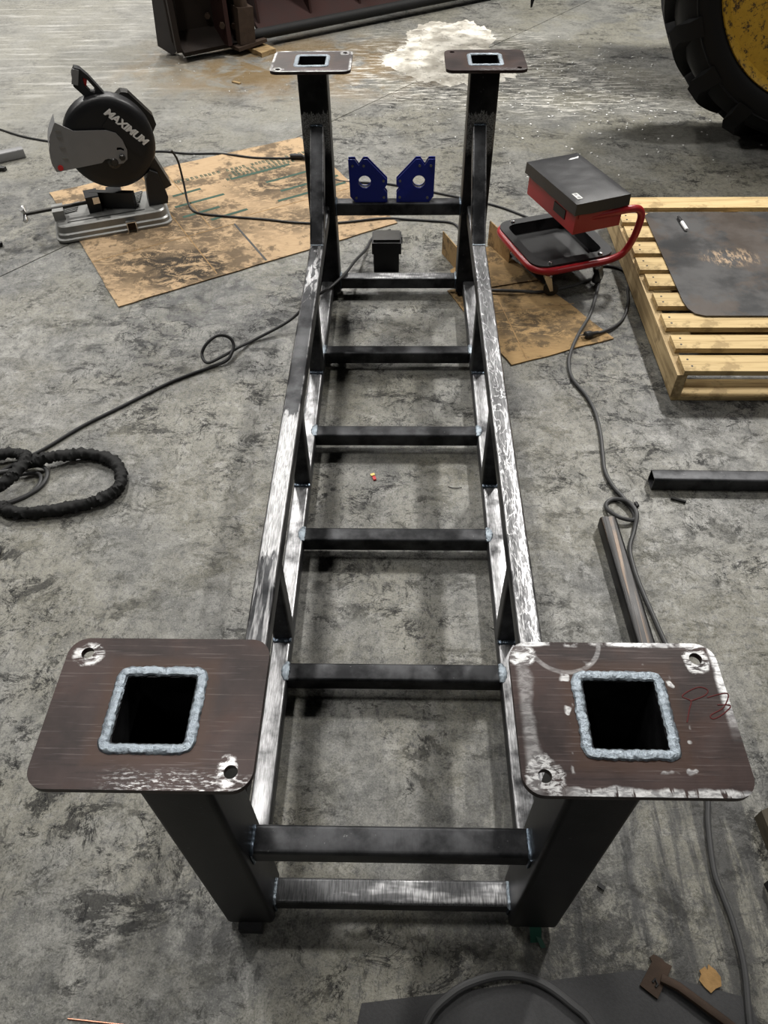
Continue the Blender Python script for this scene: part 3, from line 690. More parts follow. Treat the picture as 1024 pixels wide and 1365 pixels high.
# handle with trigger
hp_ = [(.272,.610),(.278,.655),(.297,.680),(.318,.672),(.345,.640),(.375,.590),(.400,.548),(.430,.500),(.380,.480),(.335,.500),(.310,.560)]
hole = [(.318,.640),(.333,.632),(.358,.590),(.350,.575),(.335,.580),(.318,.610)]
me = plate_mesh('handle', hp_[::-1], [hole], 0, .045); me.transform(Matrix.Translation((0,.165,0)) @ RX_)
hd = link('handle', me, 'black_plastic', t)
MB().box((.324,.143,.622), (.016,.030,.034), (0,.4,0)).build('trigger', 'red_plastic', hd, bevel=.004)
MB().box((.290,.1185,.645), (.026,.004,.060), (0,.35,0)).build('grip_pad', 'guard_grey', hd, bevel=.003)
# motor behind the guard
mb = MB().cyl((.40,.165,.42), (.40,.330,.42), .075, 24); mb.build('motor', 'black_plastic', t, bevel=.006)
mb = MB().prism([(.42,.52),(.46,.548),(.490,.540),(.575,.430),(.580,.395),(.540,.34),(.45,.36)][::-1], 0, .06, Matrix.Translation((0,.235,0)) @ RX_); mb.build('motor_arm', 'dark_steel', t, bevel=.008)
# vise: bracket, screw, handwheel, jaws
MB().box((.040,.130,.0905), (.050,.085,.045)).build('screw_bracket', 'cast', t, bevel=.010)
sw = MB().cyl((-.105,.128,.108), (.175,.136,.112), .0085, 16).build('vise_screw', 'dark_steel', t)
mb = MB(); 
for k in range(4):
    a = k*PI/2+.5; mb.cyl((-.108,.128,.108), (-.112,.128+.040*math.cos(a),.108+.040*math.sin(a)), .007, 10, .010)
mb.build('handwheel', 'chrome', sw)
MB().box((.205,.150,.105), (.062,.085,.082), (0,0,.05)).build('vise_jaw', 'black_paint', t, bevel=.006)
MB().box((.222,.115,.128), (.030,.030,.030), (0,0,.05)).build('jaw_screw', 'chrome', t, bevel=.006)
MB().box((.300,.130,.108), (.21,.030,.078), (0,0,-.42)).build('fence', 'black_paint', t, bevel=.005)
MB().box((.310,.205,.100), (.07,.05,.055), (0,0,-.1)).build('fence_block', 'black_paint', t, bevel=.006)
mb = MB().lathe([(.010,0),(.026,0),(.026,.010),(.010,.010)], 20, Matrix.Translation((.385,.105,.072)), True); mb.build('fence_stop', 'dark_steel', t)
mb = MB()
for x in (.330,.372): mb.box((x,-.006,.028), (.004,.020,.046))
mb.box((.351,-.006,.051), (.046,.020,.004)); mb.build('spanner_clip', 'chrome', t, bevel=.001)
MB().box((.351,.000,.028), (.036,.010,.040)).build('clip_insert', 'rust', t, bevel=.002)

# ------------------------------------------------------------------ rolling mechanic seat
t = thing('rolling_seat', 'red mechanic rolling seat with black padded top and tool tray', 'stool', (.66, 2.58, .007), math.atan2(.326,.945))
TZ = .125
outer = [(x+.0165, y) for x, y in rrect(.1885, .205, .065, 8)]; inner = [(x+.012, y) for x, y in rrect(.150, .165, .040, 8)]
me = plate_mesh('tray_rim', outer, [inner], TZ, TZ+.018); link('tray', me, 'black_plastic', t)
mb = MB(); n = len(inner)
low = [(.012+(x-.012)*.95, y*.95) for x, y in inner]
mb.add([(x,y,TZ+.012) for x,y in inner]+[(x,y,TZ-.030) for x,y in low], [(i,(i+1)%n,n+(i+1)%n,n+i) for i in range(n)]+[tuple(n+i for i in range(n))]); mb.build('tray_pan', 'black_plastic', t)
# two bent bars: along the tray edge, up and back under the seat
for y in (-.214, .205):
    path = [(-.08,y,TZ-.004),(-.04,y,TZ-.004),(.10,y,TZ-.004),(.17,y,TZ),(.225,y,TZ+.020),(.256,y,TZ+.075),(.268,y,TZ+.140),(.266,y,TZ+.180),(.245,y,TZ+.205),(.205,y,TZ+.212),(.14,y*.95,TZ+.205),(.02,y*.9,TZ+.195)]
    MB().sweep(cat_rom(path, 6), .0155, 12, flat=.9, up=Vector((0,1,0))).build('bent_tube', 'red_paint', t)
path = [(-.07,-.213,TZ-.004),(-.125,-.203,TZ-.004),(-.163,-.165,TZ-.004),(-.172,-.10,TZ-.004),(-.172,.10,TZ-.004),(-.163,.165,TZ-.004),(-.125,.198,TZ-.004),(-.07,.205,TZ-.004)]
MB().sweep(cat_rom(path, 5), .0155, 12).build('end_tube', 'red_paint', t)
for x, y in ((.131,-.19),(-.10,-.19),(-.10,.18),(.131,.18)):
    MB().lathe([(.011,0),(.011,.003),(.007,.009),(0,.010)], 14, Matrix.Translation((x,y,TZ+.018))).build('bolt', 'chrome', t)
for x, y, a in ((.131,-.19,.4),(-.10,-.19,-.5),(-.12,.18,.2),(.131,.18,1.0)):
    c = thing('caster', '', '', (x,y,0)); c.parent = t; 
    for k_ in ('label','category'): del c[k_]
    R4 = Matrix.Translation((x,y,0)) @ Matrix.Rotation(a,4,'Z')
    bpy.data.objects.remove(c)
    fk = MB(); fk.lathe([(.020,.085),(.022,.098),(.012,.108)], 16, R4)
    for s_ in (-1,1): fk.prism([(-.016,.088),(.016,.088),(.030,.030),(.018,.026)], 0, .002, R4 @ Matrix.Translation((0,s_*.015,0)) @ RX_)
    fo = fk.build('caster_fork', 'chrome', t)
    w = MB(); w.lathe([(0,-.010),(.026,-.010),(.031,-.007),(.031,.007),(.026,.010),(0,.010)], 24, R4 @ Matrix.Translation((.020,0,.031)) @ RX_); w.build('caster_wheel', 'black_plastic', fo)
# drawer box and cushion: seat frame is turned a little against the tray
sc_ = Vector((.726-.66, 2.588-2.58, 0)); ca_, sa_ = .945, .326
sl = Vector((sc_.x*ca_+sc_.y*sa_, -sc_.x*sa_+sc_.y*ca_, 0)); sr_ = math.radians(2.5)
def S4(z): return Matrix.Translation((sl.x, sl.y, z)) @ Matrix.Rotation(sr_, 4, 'Z')
bx = MB(); bx.add(*(lambda q: (q.v, q.f))(MB().box((0,0,0), (.215,.385,.088))), M=S4(.312)); bxo = bx.build('drawer_box', 'red_paint', t, bevel=.004)
hs = MB(); hs.add(*(lambda q: (q.v, q.f))(MB().box((-.1085,-.075,.004), (.004,.090,.036))), M=S4(.312)); hs.build('drawer_handle', 'slag', bxo, bevel=.001)
hs = MB(); hs.add(*(lambda q: (q.v, q.f))(MB().box((0,-.1935,.030), (.19,.004,.022))), M=S4(.312)); hs.build('drawer_lip', 'red_paint', bxo, bevel=.001)
mb = MB(); nx_, ny_ = 16, 24; vs = []; hx, hy = .121, .205
for j in range(ny_+1):
    for i in range(nx_+1):
        u, w = i/nx_*2-1, j/ny_*2-1
        e = max(abs(u), abs(w)); z = .046*(1-.10*e**6)+.0014*mnoise.noise(Vector((u*3.2, w*4.5, 2)))*(1-e**4)
        vs.append((u*hx, w*hy, z))
k = nx_+1; fs = [(j*k+i, j*k+i+1, (j+1)*k+i+1, (j+1)*k+i) for j in range(ny_) for i in range(nx_)]
rim = [i for i in range(k)]+[j*k+nx_ for j in range(1,ny_+1)]+[ny_*k+i for i in range(nx_-1,-1,-1)]+[j*k for j in range(ny_-1,0,-1)]
N = len(vs); vs += [(vs[i][0]*1.015, vs[i][1]*1.01, -.004+.002*math.sin(q*.9)) for q, i in enumerate(rim)]
fs += [(rim[(q+1)%len(rim)], rim[q], N+q, N+(q+1)%len(rim)) for q in range(len(rim))]; fs.append(tuple(range(N, N+len(rim))))
cu = MB().add(vs, fs, S4(.358)).build('seat_cushion', 'vinyl', t, ang=50)
lb = MB(); lb.add(*(lambda q: (q.v, q.f))(MB().box((-.088,-.150,.0455), (.022,.048,.0012))), M=S4(.358)); lbo = lb.build('label_tag', 'white_paper', cu)
for dy in (-.012, .012):
    q = MB(); q.add(*(lambda q: (q.v, q.f))(MB().box((-.088,-.150+dy,.0464), (.011,.016,.0006))), M=S4(.358)); q.build('label_print', 'guard_grey', lbo)
tr = MB(); tr.prism([(.045,.150),(.060,.158),(.085,.160),(.102,.166),(.092,.150),(.072,.148),(.055,.146)], .0448, .0464, S4(.358)); tr.build('tear', 'white_paper', cu)

# ------------------------------------------------------------------ pallet
t = thing('wooden_pallet', 'pale pine pallet carrying the worn black sheet at the right edge', 'pallet')
bds = [(1.672,1.763,1.008),(1.803,1.886,1.008),(1.934,2.027,1.006),(2.075,2.168,1.006),(2.217,2.306,1.004),(2.337,2.435,.992),(2.472,2.566,.998),(2.605,2.704,.998),(2.738,2.822,.998),(2.872,2.975,1.02)]
for i, (y0, y1, x0) in enumerate(bds):
    L_ = 2.10-x0
    b = MB().box((L_/2, 0, 0), (L_, y1-y0, .020)).build('deck_board', 'pine_x', t, (x0, (y0+y1)/2, .128+random.uniform(0,.002)), (0,0,random.uniform(-.004,.004)), bevel=.0025, seg=1)
    for dy in (-.018, .020): MB().lathe([(0,.0012),(.0042,.0010),(.0042,-.002)], 8, Matrix.Translation((.030+random.uniform(-.006,.006), dy, .010))).build('nail', 'slag', b)
for x in (.990, 1.52, 2.06):
    MB().box((0,0,0), (.036, 1.295, .098)).build('stringer', 'pine_y', t, (x+.018, 2.325, .067), bevel=.003, seg=1)
for y0, w in ((1.680,.10), (2.02,.09), (2.30,.09), (2.60,.09), (2.90,.10)):
    MB().box((.53,0,0), (1.08, w, .018)).build('bottom_board', 'pine_x', t, (1.008, y0+w/2, .009), bevel=.002, seg=1)
pts = [(1.165,2.815),(1.125,2.808),(1.106,2.790),(1.105,2.10),(1.112,2.05),(1.130,2.015),(1.165,2.0),(2.02,2.0),(2.02,2.815)]
tag(MB().prism(pts, .1405, .1455).build('black_sheet', 'sheet', bevel=.001, seg=1), 'worn black sheet with rounded corners lying on the pallet', 'sheet')
t = thing('marker_pen', 'white marker pen with black cap lying on the black sheet', 'marker', (1.250,2.70,.1535), math.radians(-86))
mk = Matrix.Rotation(PI/2,4,'Y')
MB().lathe([(.006,-.01),(.0078,-.008),(.0078,.055),(.006,.058),(0,.058)], 14, mk).build('barrel', 'white_print', t)
MB().lathe([(0,-.060),(.005,-.060),(.0062,-.052),(.0072,-.030),(.0074,-.009),(0,-.009)], 14, mk).build('cap', 'black_plastic', t)

# ------------------------------------------------------------------ loose steel tubes
t = shs((.651,1.070,.0285), (.676,.50,.0285), .05, .004).build('steel_tube', 'mill_tube')
tag(t, 'short dark square steel tube beside the grey cable loop', 'steel tube')
t = shs((.827,1.252,.0285), (2.0,1.236,.0285), .05, .003).build('steel_tube', 'scale')
tag(t, 'long dark square steel tube reaching out of the right edge', 'steel tube')
for o_ in (bpy.data.objects['steel_tube'], t): o_.location.z = -.0032
t = shs((-2.110,3.795,.026), (-2.60,3.50,.026), .05, .003).build('steel_tube', 'guard_grey')
tag(t, 'grey steel tube offcut at the left edge behind the saw', 'steel tube'); t.location.z = -.0008
t = thing('tube_offcut', 'black capped square tube offcut standing behind the frame', 'tube offcut', (-.053,2.612,0))
MB().box((0,0,.060), (.112,.10,.120)).build('body', 'black_paint', t, bevel=.006)
cp_ = MB().box((.002,0,.112), (.128,.104,.052)).build('cap', 'black_paint', t, bevel=.005)
MB().box((.002,.004,.1425), (.115,.085,.009)).build('cap_top', 'dark_steel', cp_, bevel=.003)
MB().box((.068,.02,.118), (.006,.02,.03)).build('cap_tab', 'dark_steel', cp_, bevel=.001)

# ------------------------------------------------------------------ loader wheel (and the machine it carries, above the frame)
wa = math.radians(-8)
t = thing('wheel_loader', 'huge black lugged loader tyre on a yellow rim at the top right', 'loader', (2.21, 3.98, .90), wa)
RYm = Matrix.Rotation(-PI/2, 4, 'X')    # lathe Z -> local Y
R_o = .90
prof = [(.630,-.200),(.648,-.226),(.680,-.245),(.720,-.252),(.765,-.246),(.800,-.225),(.832,-.19),(.848,-.10),(.852,0),(.848,.10),(.832,.19),(.800,.225),(.765,.246),(.720,.252),(.680,.245),(.648,.226),(.630,.20)]
mb = MB().lathe(prof, 96, RYm, True); ty = mb.build('tyre', 'tyre', t)
MB().lathe([(.754,-.2465),(.760,-.255),(.766,-.2465)], 96, RYm, True).build('sidewall_bead', 'tyre', ty)
vs = []; NL = 9
for i in range(NL):
    s_ = i/(NL-1)
    y = -.262+.285*s_; a = (.02+.34*max(0, s_-.12)); w = .050-.012*s_
    ro = R_o-.030*max(0, (.28-s_)/.28)**1.6*3.2; ri_ = .80 if s_ < .2 else .825
    if s_ < .05: ri_ = .745
    for da, r in ((-w*1.25, ri_), (-w, ro), (w, ro), (w*1.25, ri_)): vs.append((r*math.cos(a+da), y, r*math.sin(a+da)))
fs = [(4*i+k, 4*i+(k+1)%4, 4*i+4+(k+1)%4, 4*i+4+k) for i in range(NL-1) for k in range(4)]+[(3,2,1,0), tuple(4*(NL-1)+k for k in range(4))]
lug = MB().add(vs, fs).mesh('lug', bevel=.008, seg=2)
vs2 = [(x, -y, z) for x, y, z in vs]; lug2 = MB().add(vs2, fs).mesh('lug_back', bevel=.008, seg=2)
NLg = 19
for k in range(NLg):
    link('lug', lug, 'tyre', ty, None, (0, 2*PI*k/NLg+.1, 0)); link('lug', lug2, 'tyre', ty, None, (0, 2*PI*(k+.5)/NLg+.1, 0))
rp = [(.630,-.195),(.650,-.226),(.644,-.238),(.626,-.226),(.604,-.190),(.592,-.160),(.580,-.168),(.572,-.158),(.560,-.140),(.552,-.148),(.545,-.112),(.520,-.118),(.510,-.085),(.495,-.055),(.46,-.02),(.20,.0),(.19,-.05),(0,-.05)]
MB().lathe(rp, 80, RYm).build('rim', 'yellow', t, ang=25)
for k in range(10): 
    a = 2*PI*k/10; MB().cyl((.30*math.cos(a),-.03,.30*math.sin(a)), (.30*math.cos(a),.0,.30*math.sin(a)), .022, 6).build('wheel_nut', 'dark_steel', t)
MB().cyl((0,.02,0), (0,1.6,0), .12, 20).build('axle', 'loader_black', t)
MB().box((.3,1.25,.38), (3.6,.75,.45)).build('chassis', 'loader_black', t, bevel=.03)
MB().box((-1.25,1.05,.42), (.9,.12,.30)).build('lift_arm', 'loader_black', t, bevel=.02)
# pointed end of the lift arm hanging into view at the very top
tip = Matrix.Rotation(-wa,4,'Z') @ Vector((.845-2.21, 5.20-3.98, .335-.90))
mb = MB(); mb.add([(tip.x-.004,tip.y,tip.z),(tip.x+.006,tip.y,tip.z+.004),(tip.x+.030,tip.y+.01,tip.z+.10),(tip.x+.16,tip.y+.03,tip.z+.55),(tip.x-.13,tip.y+.03,tip.z+.60),(tip.x-.014,tip.y+.01,tip.z+.10)]
  +[(tip.x-.004,tip.y+.03,tip.z+.004),(tip.x+.006,tip.y+.03,tip.z+.008),(tip.x+.030,tip.y+.06,tip.z+.10),(tip.x+.16,tip.y+.12,tip.z+.55),(tip.x-.13,tip.y+.12,tip.z+.60),(tip.x-.014,tip.y+.06,tip.z+.10)],
  [(0,1,2,3,4,5),(11,10,9,8,7,6)]+[(i,i+6,(i+1)%6+6,(i+1)%6) for i in range(6)])
mb.build('pointed_bracket', 'loader_black', t, smooth=False)

# ------------------------------------------------------------------ rusty pusher blade at the top left
PA = math.radians(33)
t = thing('pusher_blade', 'rusty red-brown pusher blade attachment at the top of the picture', 'blade', (-1.017, 5.62, 0), PA)
MB().prism([(-.085,.06),(.012,-.0),(.085,.06),(.125,1.0),(.005,1.0)], 0, .05, Matrix.Rotation(-PA-.08,4,'Z')@Matrix.Translation((-.60,-.16,.002)) @ RX_).build('end_shoe', 'pusher_grey', t, bevel=.004)
MB().box((-.56,.18,.52), (.035,.46,.88), (0,0,-.25)).build('end_plate', 'pusher_brown', t, bevel=.004)
MB().box((-.36,.16,.52), (.46,.03,.86)).build('back_plate', 'pusher_brown', t, bevel=.004)
MB().box((-.37,.07,.10), (.42,.20,.03), (.45,0,0)).build('lower_ledge', 'pusher_brown', t, bevel=.004)
MB().box((-.26,.02,.50), (.030,.22,.85)).build('gusset', 'pusher_red', t, bevel=.004)
MB().box((-.155,.14,.50), (.030,.20,.85)).build('gusset', 'pusher_brown', t, bevel=.004)
for x, y, z in ((-.285,-.06,.20),(-.285,-.05,.42),(-.17,.02,.16),(-.31,.13,.22)):
    MB().cyl((x,y,z), (x-.012,y-.022,z), .020, 6).build('bolt_head', 'rust', t)
jx, jy = -.115, -.02
jk = MB().box((jx,jy,.17), (.115,.115,.22), (0,.06,0)).build('jack_sleeve', 'rust', t, bevel=.010)
MB().cyl((jx,jy,.25), (jx-.03,jy,.98), .045, 20).build('jack_tube', 'rust', jk)
MB().box((jx+.01,jy+.03,.052), (.24,.20,.022), (0,-.06,.15)).build('jack_foot', 'rust', t, bevel=.004)
# main panel with lip, pipe edge and gussets
P0, P1 = .0, 2.6
MB().cyl((P0-.06,0,.085), (P1,0,.085), .036, 16).build('bottom_pipe', 'loader_black', t)
MB().prism([(.02,.095),(.26,.26),(.26,.29),(.0,.12)], P0, P1, Matrix(((0,0,1,0),(1,0,0,0),(0,1,0,0),(0,0,0,1)))).build('lower_lip', 'pusher_red', t, bevel=.003)
MB().box(((P0+P1)/2,.28,.66), (P1-P0,.02,.80)).build('panel', 'pusher_red', t)
for x in (.02,.44,.86,1.28,1.70,2.12):
    MB().prism([(.03,.13),(.27,.27),(.27,1.0),(.17,1.0)], x, x+.016, Matrix(((0,0,1,0),(1,0,0,0),(0,1,0,0),(0,0,0,1)))).build('gusset', 'pusher_red', t, bevel=.002)
pk = sheet_poly('wood_plank', ((-1.22,5.66),(-.975,5.41),(-.885,5.50),(-1.10,5.76)), .0005, .028, 'old_wood', 6, 0, 8, .010).build('wood_plank', 'old_wood', bevel=0)
tag(pk, 'splintered wood scrap under the foot of the rusty blade', 'wood')

# ------------------------------------------------------------------ white absorbent spill (nobody could count the grains)
base = [(-.136,5.369),(-.045,5.114),(.18,4.926),(.421,4.826),(.62,4.90),(.781,5.024),(.83,5.22),(.792,5.393),(.70,5.50),(.64,5.60),(.702,5.85),(.60,6.10),(.496,6.206),(.30,6.18),(.147,6.086),(.06,5.908),(.032,5.653),(-.06,5.50)]
out = cat_rom([(x,y,0) for x,y in base], 10, True); cx_, cy_ = .38, 5.40; vs = []; rings = 14
for r_ in range(1, rings+1):
    q = r_/rings
    for i, p in enumerate(out):
        wob = 1+.10*mnoise.noise(Vector((p.x*9, p.y*9, 3)))*(q**3)+.10*mnoise.noise(Vector((p.x*30, p.y*30, 3)))*(q**5)
        x, y = cx_+(p.x-cx_)*q*wob, cy_+(p.y-cy_)*q*wob
        h = .004+.010*max(0, 1-q**3)+.007*mnoise.noise(Vector((x*7, y*7, 0)))*(1-q**6)
        vs.append((x, y, max(.0008, h) if r_ < rings else .0003))
n = len(out); fs = [(j*n+i, j*n+(i+1)%n, (j+1)*n+(i+1)%n, (j+1)*n+i) for j in range(rings-1) for i in range(n)]; fs.append(tuple(range(n)))
o = MB().add(vs, fs).build('absorbent_spill', 'powder', ang=80)
tag(o, 'patch of white absorbent powder spilled on the far floor', 'powder', kind='stuff')
mb = MB(); rnd = random.Random(3)
for i in range(520):
    x = rnd.gauss(1.1,.45); y = rnd.gauss(4.75,.45); s_ = rnd.uniform(.003,.009)
    if i % 3 == 0: x = rnd.uniform(-2.4,2.2); y = rnd.uniform(3.2,5.4); s_ = rnd.uniform(.002,.006)
    a = rnd.uniform(0,3); mb.box((x,y,s_*.35), (s_*rnd.uniform(1,2.2), s_, s_*.7), (0,0,a))
tag(mb.build('white_crumbs', 'white_paper', smooth=False), 'white crumbs scattered over the floor around the spill', 'crumbs', kind='stuff')

# ------------------------------------------------------------------ cables
def cable(name, label, pts, r, mat='cable', z=None, cat='cable', n=10):
    pts = [(p[0], p[1], (p[2] if len(p) > 2 else 0)+r) for p in pts]
    return tag(MB().sweep(cat_rom(pts, n), r, 10).build(name, mat), label, cat)
cable('welding_cable', 'thin black cable running from the sleeved coil over the frame rail',
  [(-1.40,1.22),(-1.278,1.351),(-1.218,1.407),(-1.121,1.523),(-1.012,1.626),(-.875,1.756),(-.79,1.82),(-.72,1.865),(-.66,1.900,.008),(-.640,1.955,.030),(-.655,1.975,.058),(-.695,1.965,.074),(-.735,1.935,.060),(-.755,1.905,.030),(-.73,1.870,.017),(-.68,1.90,.022),(-.62,1.985,.010),(-.573,2.041,.002),(-.437,2.135,.03),(-.345,2.20,.090),(-.285,2.28,.0855),(-.225,2.392,.0855),(-.19,2.56,.05),(-.150,2.74,.006),(-.12,2.86,0),(-.04,2.93)], .0062, n=8)
saw_cord = cable('power_cord', 'thin black cord lying across the stained cardboard',
  [(-1.10,3.22,.26),(-1.085,3.24,.20),(-1.08,3.24,.10),(-1.06,3.18,.012),(-1.00,3.10,.006),(-.86,3.064,.006),(-.66,3.03,.006),(-.481,2.994,.006),(-.298,2.992,.006),(-.08,3.035,.006),(.05,3.035),(.16,3.02),(.249,3.004),(.285,2.96),(.30,2.88)], .0052)
cable('black_cable', 'thin black cord with connector passing behind the far posts',
  [(-1.55,3.80),(-1.36,3.84),(-1.19,3.808),(-1.022,3.806),(-.92,3.77,.006),(-.801,3.735,.006),(-.66,3.725,.006),(-.542,3.721,.006),(-.44,3.62,.006),(-.339,3.471,.0),(-.20,3.44),(-.048,3.416),(.185,3.32),(.463,3.187),(.60,3.08),(.74,2.95)], .0052)
for k_ in ('label', 'category'): del saw_cord[k_]
saw_ = bpy.data.objects['chop_saw']; saw_cord.parent = saw_
saw_cord.matrix_parent_inverse = (Matrix.Translation(saw_.location) @ Matrix.Rotation(saw_.rotation_euler.z, 4, 'Z')).inverted()
t = MB().cyl((-.60,3.725,.022), (-.535,3.722,.022), .014, 12); t.cyl((-.535,3.722,.022), (-.50,3.70,.020), .010, 10)
t = t.build('cord_connector', 'black_plastic', bevel=.002); tag(t, 'black cord connector on the cardboard behind the left far post', 'connector')
cable('saw_cord', 'black cord entering at the left edge behind the saw', [(-2.60,4.28),(-2.42,4.182),(-2.218,4.059),(-2.028,3.982),(-1.80,3.90),(-1.55,3.75)], .0055)
cable('extension_lead', 'grey extension lead running along the right side past the pallet',
  [(.33,2.385,.012),(.378,2.383,.012),(.513,2.375,.012),(.60,2.38,.004),(.676,2.405),(.78,2.45),(.853,2.501),(.899,2.560),(.875,2.47),(.835,2.336,.0),(.79,2.21),(.72,2.066,.006),(.67,1.94,.006),(.655,1.86),(.662,1.781),(.695,1.69),(.71,1.60),(.709,1.492),(.698,1.38),(.692,1.308),(.705,1.24),(.728,1.19),(.748,1.13),(.740,1.090,.006),(.698,1.092,.014),(.668,1.131,.006),(.672,1.165,0),(.70,1.182,0),(.735,1.160,.012),(.752,1.11,.014),(.735,1.05,.002),(.708,.98),(.705,.90),(.712,.822),(.724,.74),(.736,.66),(.757,.557),(.77,.45),(.757,.351),(.739,.235),(.723,.171),(.709,.074),(.714,.02),(.720,-.029),(.719,-.112),(.70,-.213),(.68,-.35)], .0068, 'cable_grey')
cable('plug_lead', 'dark lead curving from the rolling seat to a plug on the brown cardboard',
  [(.87,2.57),(.93,2.60),(.996,2.562),(1.005,2.48),(.985,2.40),(.968,2.307),(.93,2.20),(.88,2.13,.004),(.82,2.085,.008),(.785,2.07,.010)], .0062)
t = thing('power_plug', 'black mains plug with metal prongs lying on the brown cardboard', 'plug', (.757,2.058,.0195), math.radians(200))
MB().lathe([(0,-.045),(.007,-.045),(.009,-.020),(.015,-.010),(.016,.010),(.013,.014),(0,.014)], 14, mk).build('plug_body', 'black_plastic', t)
for s_ in (-1,1): MB().box((.024,s_*.006,0), (.022,.0018,.006)).build('prong', 'chrome', t)
cable('hose_hoop', 'thick grey cable hoop on the dark patch at the bottom edge',
  [(.03,-.36),(.066,-.226),(.119,-.171),(.181,-.144),(.243,-.135),(.302,-.147),(.357,-.182),(.395,-.221),(.43,-.33)], .0085, 'cable_grey')
for o_ in (bpy.data.objects['hose_hoop'],): o_.location.z = .0045
cable('looped_cable', 'black cable bend peeking in at the left edge', [(-1.40,.985),(-1.27,1.00),(-1.215,.965),(-1.213,.92),(-1.26,.86),(-1.36,.83)], .0075)
# sleeved coil
def sleeve(name, label, pts, r0, seed, closed=False):
    P = cat_rom(pts, 16, closed)
    def rad(i, k):
        fold = abs(mnoise.noise(Vector((i*.34+k*.30, k*.30, seed+4))))
        return r0*(.80+.85*fold+.16*mnoise.noise(Vector((i*.8, k*.7, seed)))+.16*mnoise.noise(Vector((i*.06, 0, seed+8))))
    return tag(MB().sweep(P, rad, 16, closed).build(name, 'sleeve', ang=60), label, 'cable sleeve', 'black sleeved cable coil')
sleeve('cable_sleeve', 'wrinkled black fabric cable sleeve forming one wide loop on the floor',
  [(-1.40,1.16,.03),(-1.273,1.128,.024),(-1.216,1.102,.022),(-1.119,1.103,.022),(-1.03,1.125,.022),(-.962,1.150,.022),(-.912,1.195,.022),(-.905,1.25,.022),(-.945,1.325,.022),(-1.026,1.362,.022),(-1.105,1.358,.026),(-1.17,1.335,.034),(-1.215,1.300,.044)], .0190, 1)
sleeve('cable_sleeve', 'short wrinkled black sleeve crossing the coil at the left edge',
  [(-1.40,1.33,.03),(-1.32,1.36,.03),(-1.26,1.345,.036),(-1.225,1.30,.060),(-1.235,1.24,.062),(-1.28,1.18,.050),(-1.38,1.10,.03)], .0185, 9)
cable('coiled_lead', 'thin grey cable looped inside the black sleeved coil', [(-1.40,1.27),(-1.28,1.30,.004),(-1.20,1.315,.008),(-1.165,1.28,.004),(-1.175,1.22),(-1.24,1.16),(-1.32,1.14)], .0068, 'cable_grey')
cable('coiled_wire', 'second thin grey cable looped beside the black sleeve crossing', [(-1.40,1.23),(-1.29,1.265,.004),(-1.205,1.285,.004),(-1.180,1.25,.0),(-1.20,1.19),(-1.27,1.145),(-1.34,1.125)], .0062, 'cable_grey')

# ------------------------------------------------------------------ foreground bits
tag(MB().prism([(-.115,-.46),(-.058,-.186),(.508,-.119),(.715,-.165),(.735,-.46)], .0003, .0042).build('dark_patch', 'mat', smooth=False), 'dark grey flat patch at the bottom edge under the cable hoop', 'mat')  # thin flat piece that darkens the floor along the bottom edge
t = thing('rusty_scraper', 'rusty scraper with a square blade and long handle in the lower right', 'scraper')
MB().prism([(.501,-.147),(.531,-.170),(.573,-.113),(.560,-.106),(.556,-.100),(.540,-.092),(.531,-.098),(.534,-.106)], .0045, .0095).build('blade', 'rust', t, bevel=.001)
MB().sweep([(.545,-.135,.012),(.575,-.150,.016),(.653,-.208,.018),(.78,-.31,.020)], .0095, 8, flat=.7).build('handle', 'rust', t)
MB().sweep([(.527,-.142,.0100),(.533,-.136,.0105),(.536,-.146,.0100),(.531,-.150,.0100)], .0025, 6).build('weld_lump', 'slag', t)
pts = [(.640,-.112),(.644,-.118),(.648,-.108),(.655,-.114),(.660,-.118),(.667,-.130),(.664,-.146),(.652,-.150),(.640,-.158),(.630,-.148),(.622,-.136),(.629,-.126),(.627,-.119)]
tag(MB().prism(pts[::-1], .0045, .0075).build('bark_chip', 'leaf', smooth=False), 'jagged tan bark chip beside the rusty scraper', 'chip')
t = MB().prism([(.836,.190),(.90,.215),(.93,.08),(.846,.085)][::-1], 0, .045).build('wood_block', 'dark_wood', bevel=.004)
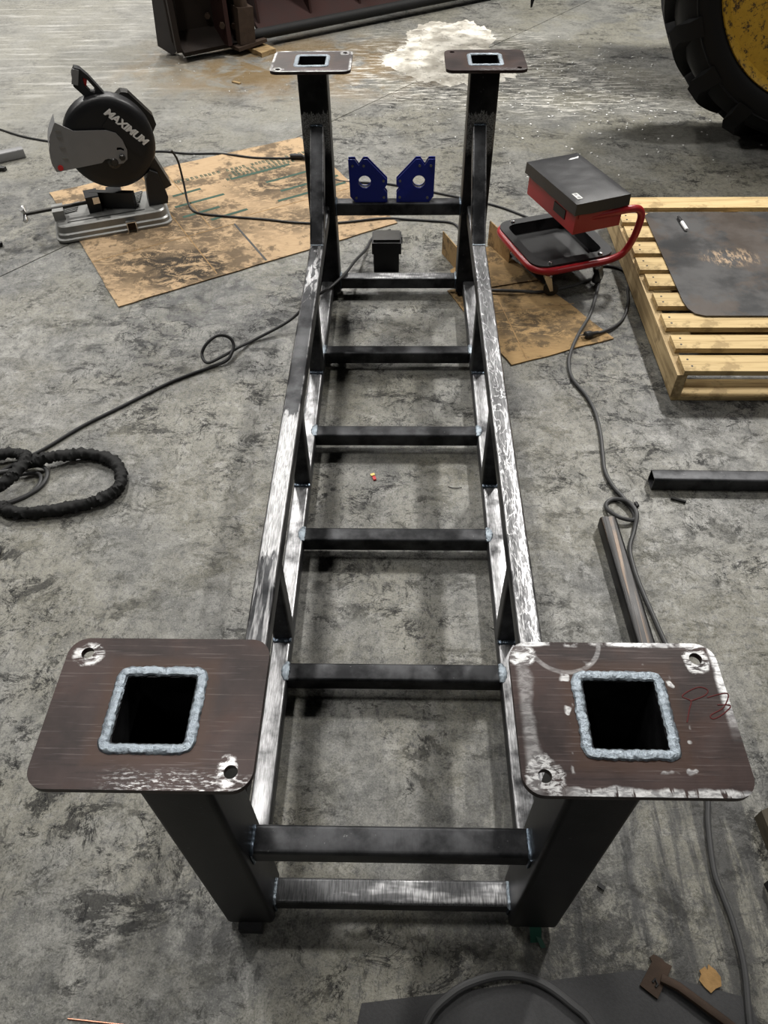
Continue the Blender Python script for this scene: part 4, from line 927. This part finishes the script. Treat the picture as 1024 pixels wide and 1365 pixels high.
tag(t, 'weathered wood block at the right edge below the marked plate', 'wood block')
tag(MB().prism([(.812,.048),(.88,.055),(.88,-.05),(.826,-.03)][::-1], 0, .03).build('rubber_block', 'rubber', bevel=.004), 'black block at the right edge below the wood block', 'block')
tag(MB().cyl((-.640,-.2215,.002), (-.52,-.2300,.002), .0016, 8).build('filler_rod', 'copper'), 'copper filler rod stub on the floor at the bottom left', 'rod')
tag(MB().box((-.072,1.274,.003), (.010,.016,.006), (0,0,.3)).build('plastic_chip', 'red_plastic', bevel=.001), 'tiny red plastic chip between the rungs', 'chip')
tag(MB().box((-.078,1.292,.002), (.014,.010,.004), (0,0,.5)).build('brass_chip', 'brass', bevel=.001), 'tiny yellow chip beside the red one between the rungs', 'chip')
tag(MB().cyl((.882,1.190,.005), (.925,1.173,.005), .005, 8).build('steel_slug', 'slag'), 'short black slug just below the long right tube', 'slug')
tag(MB().cyl((.764,1.168,.006), (.768,1.152,.006), .006, 8).build('steel_slug', 'slag'), 'small black slug beside the grey cable loop', 'slug')
tag(MB().box((.457,.036,.004), (.016,.009,.006), (0,0,-.6)).build('slag_bit', 'slag', bevel=.002), 'black slag bit right of the front right post', 'slag')
tag(MB().prism([(-2.19,3.60),(-2.155,3.60),(-2.15,3.62),(-2.18,3.63)], 0, .02).build('slag_bit', 'slag', bevel=.003), 'black bit at the left edge below the grey tube offcut', 'slag')
t = shs((-1.875,2.80,.0105), (-1.92,2.79,.0105), .02, .002, rad=.003).build('tube_scrap', 'slag'); tag(t, 'tiny square tube scrap at the left edge before the saw', 'tube scrap'); t.location.z = -.0004
tag(MB().prism([(-1.115,4.92),(-1.06,4.885),(-1.05,4.90),(-1.10,4.935)], 0, .008).build('wood_chip', 'old_wood', bevel=.001), 'small pale wood chip on the stained floor before the rusty blade', 'wood chip')
tag(MB().sweep(cat_rom([(.170,.985+.255,.002),(.19,1.232,.003),(.215,1.236,.002)], 6), .0013, 6).build('wire_snippet', 'slag'), 'thin dark wire snippet on the floor near the right rail', 'wire')
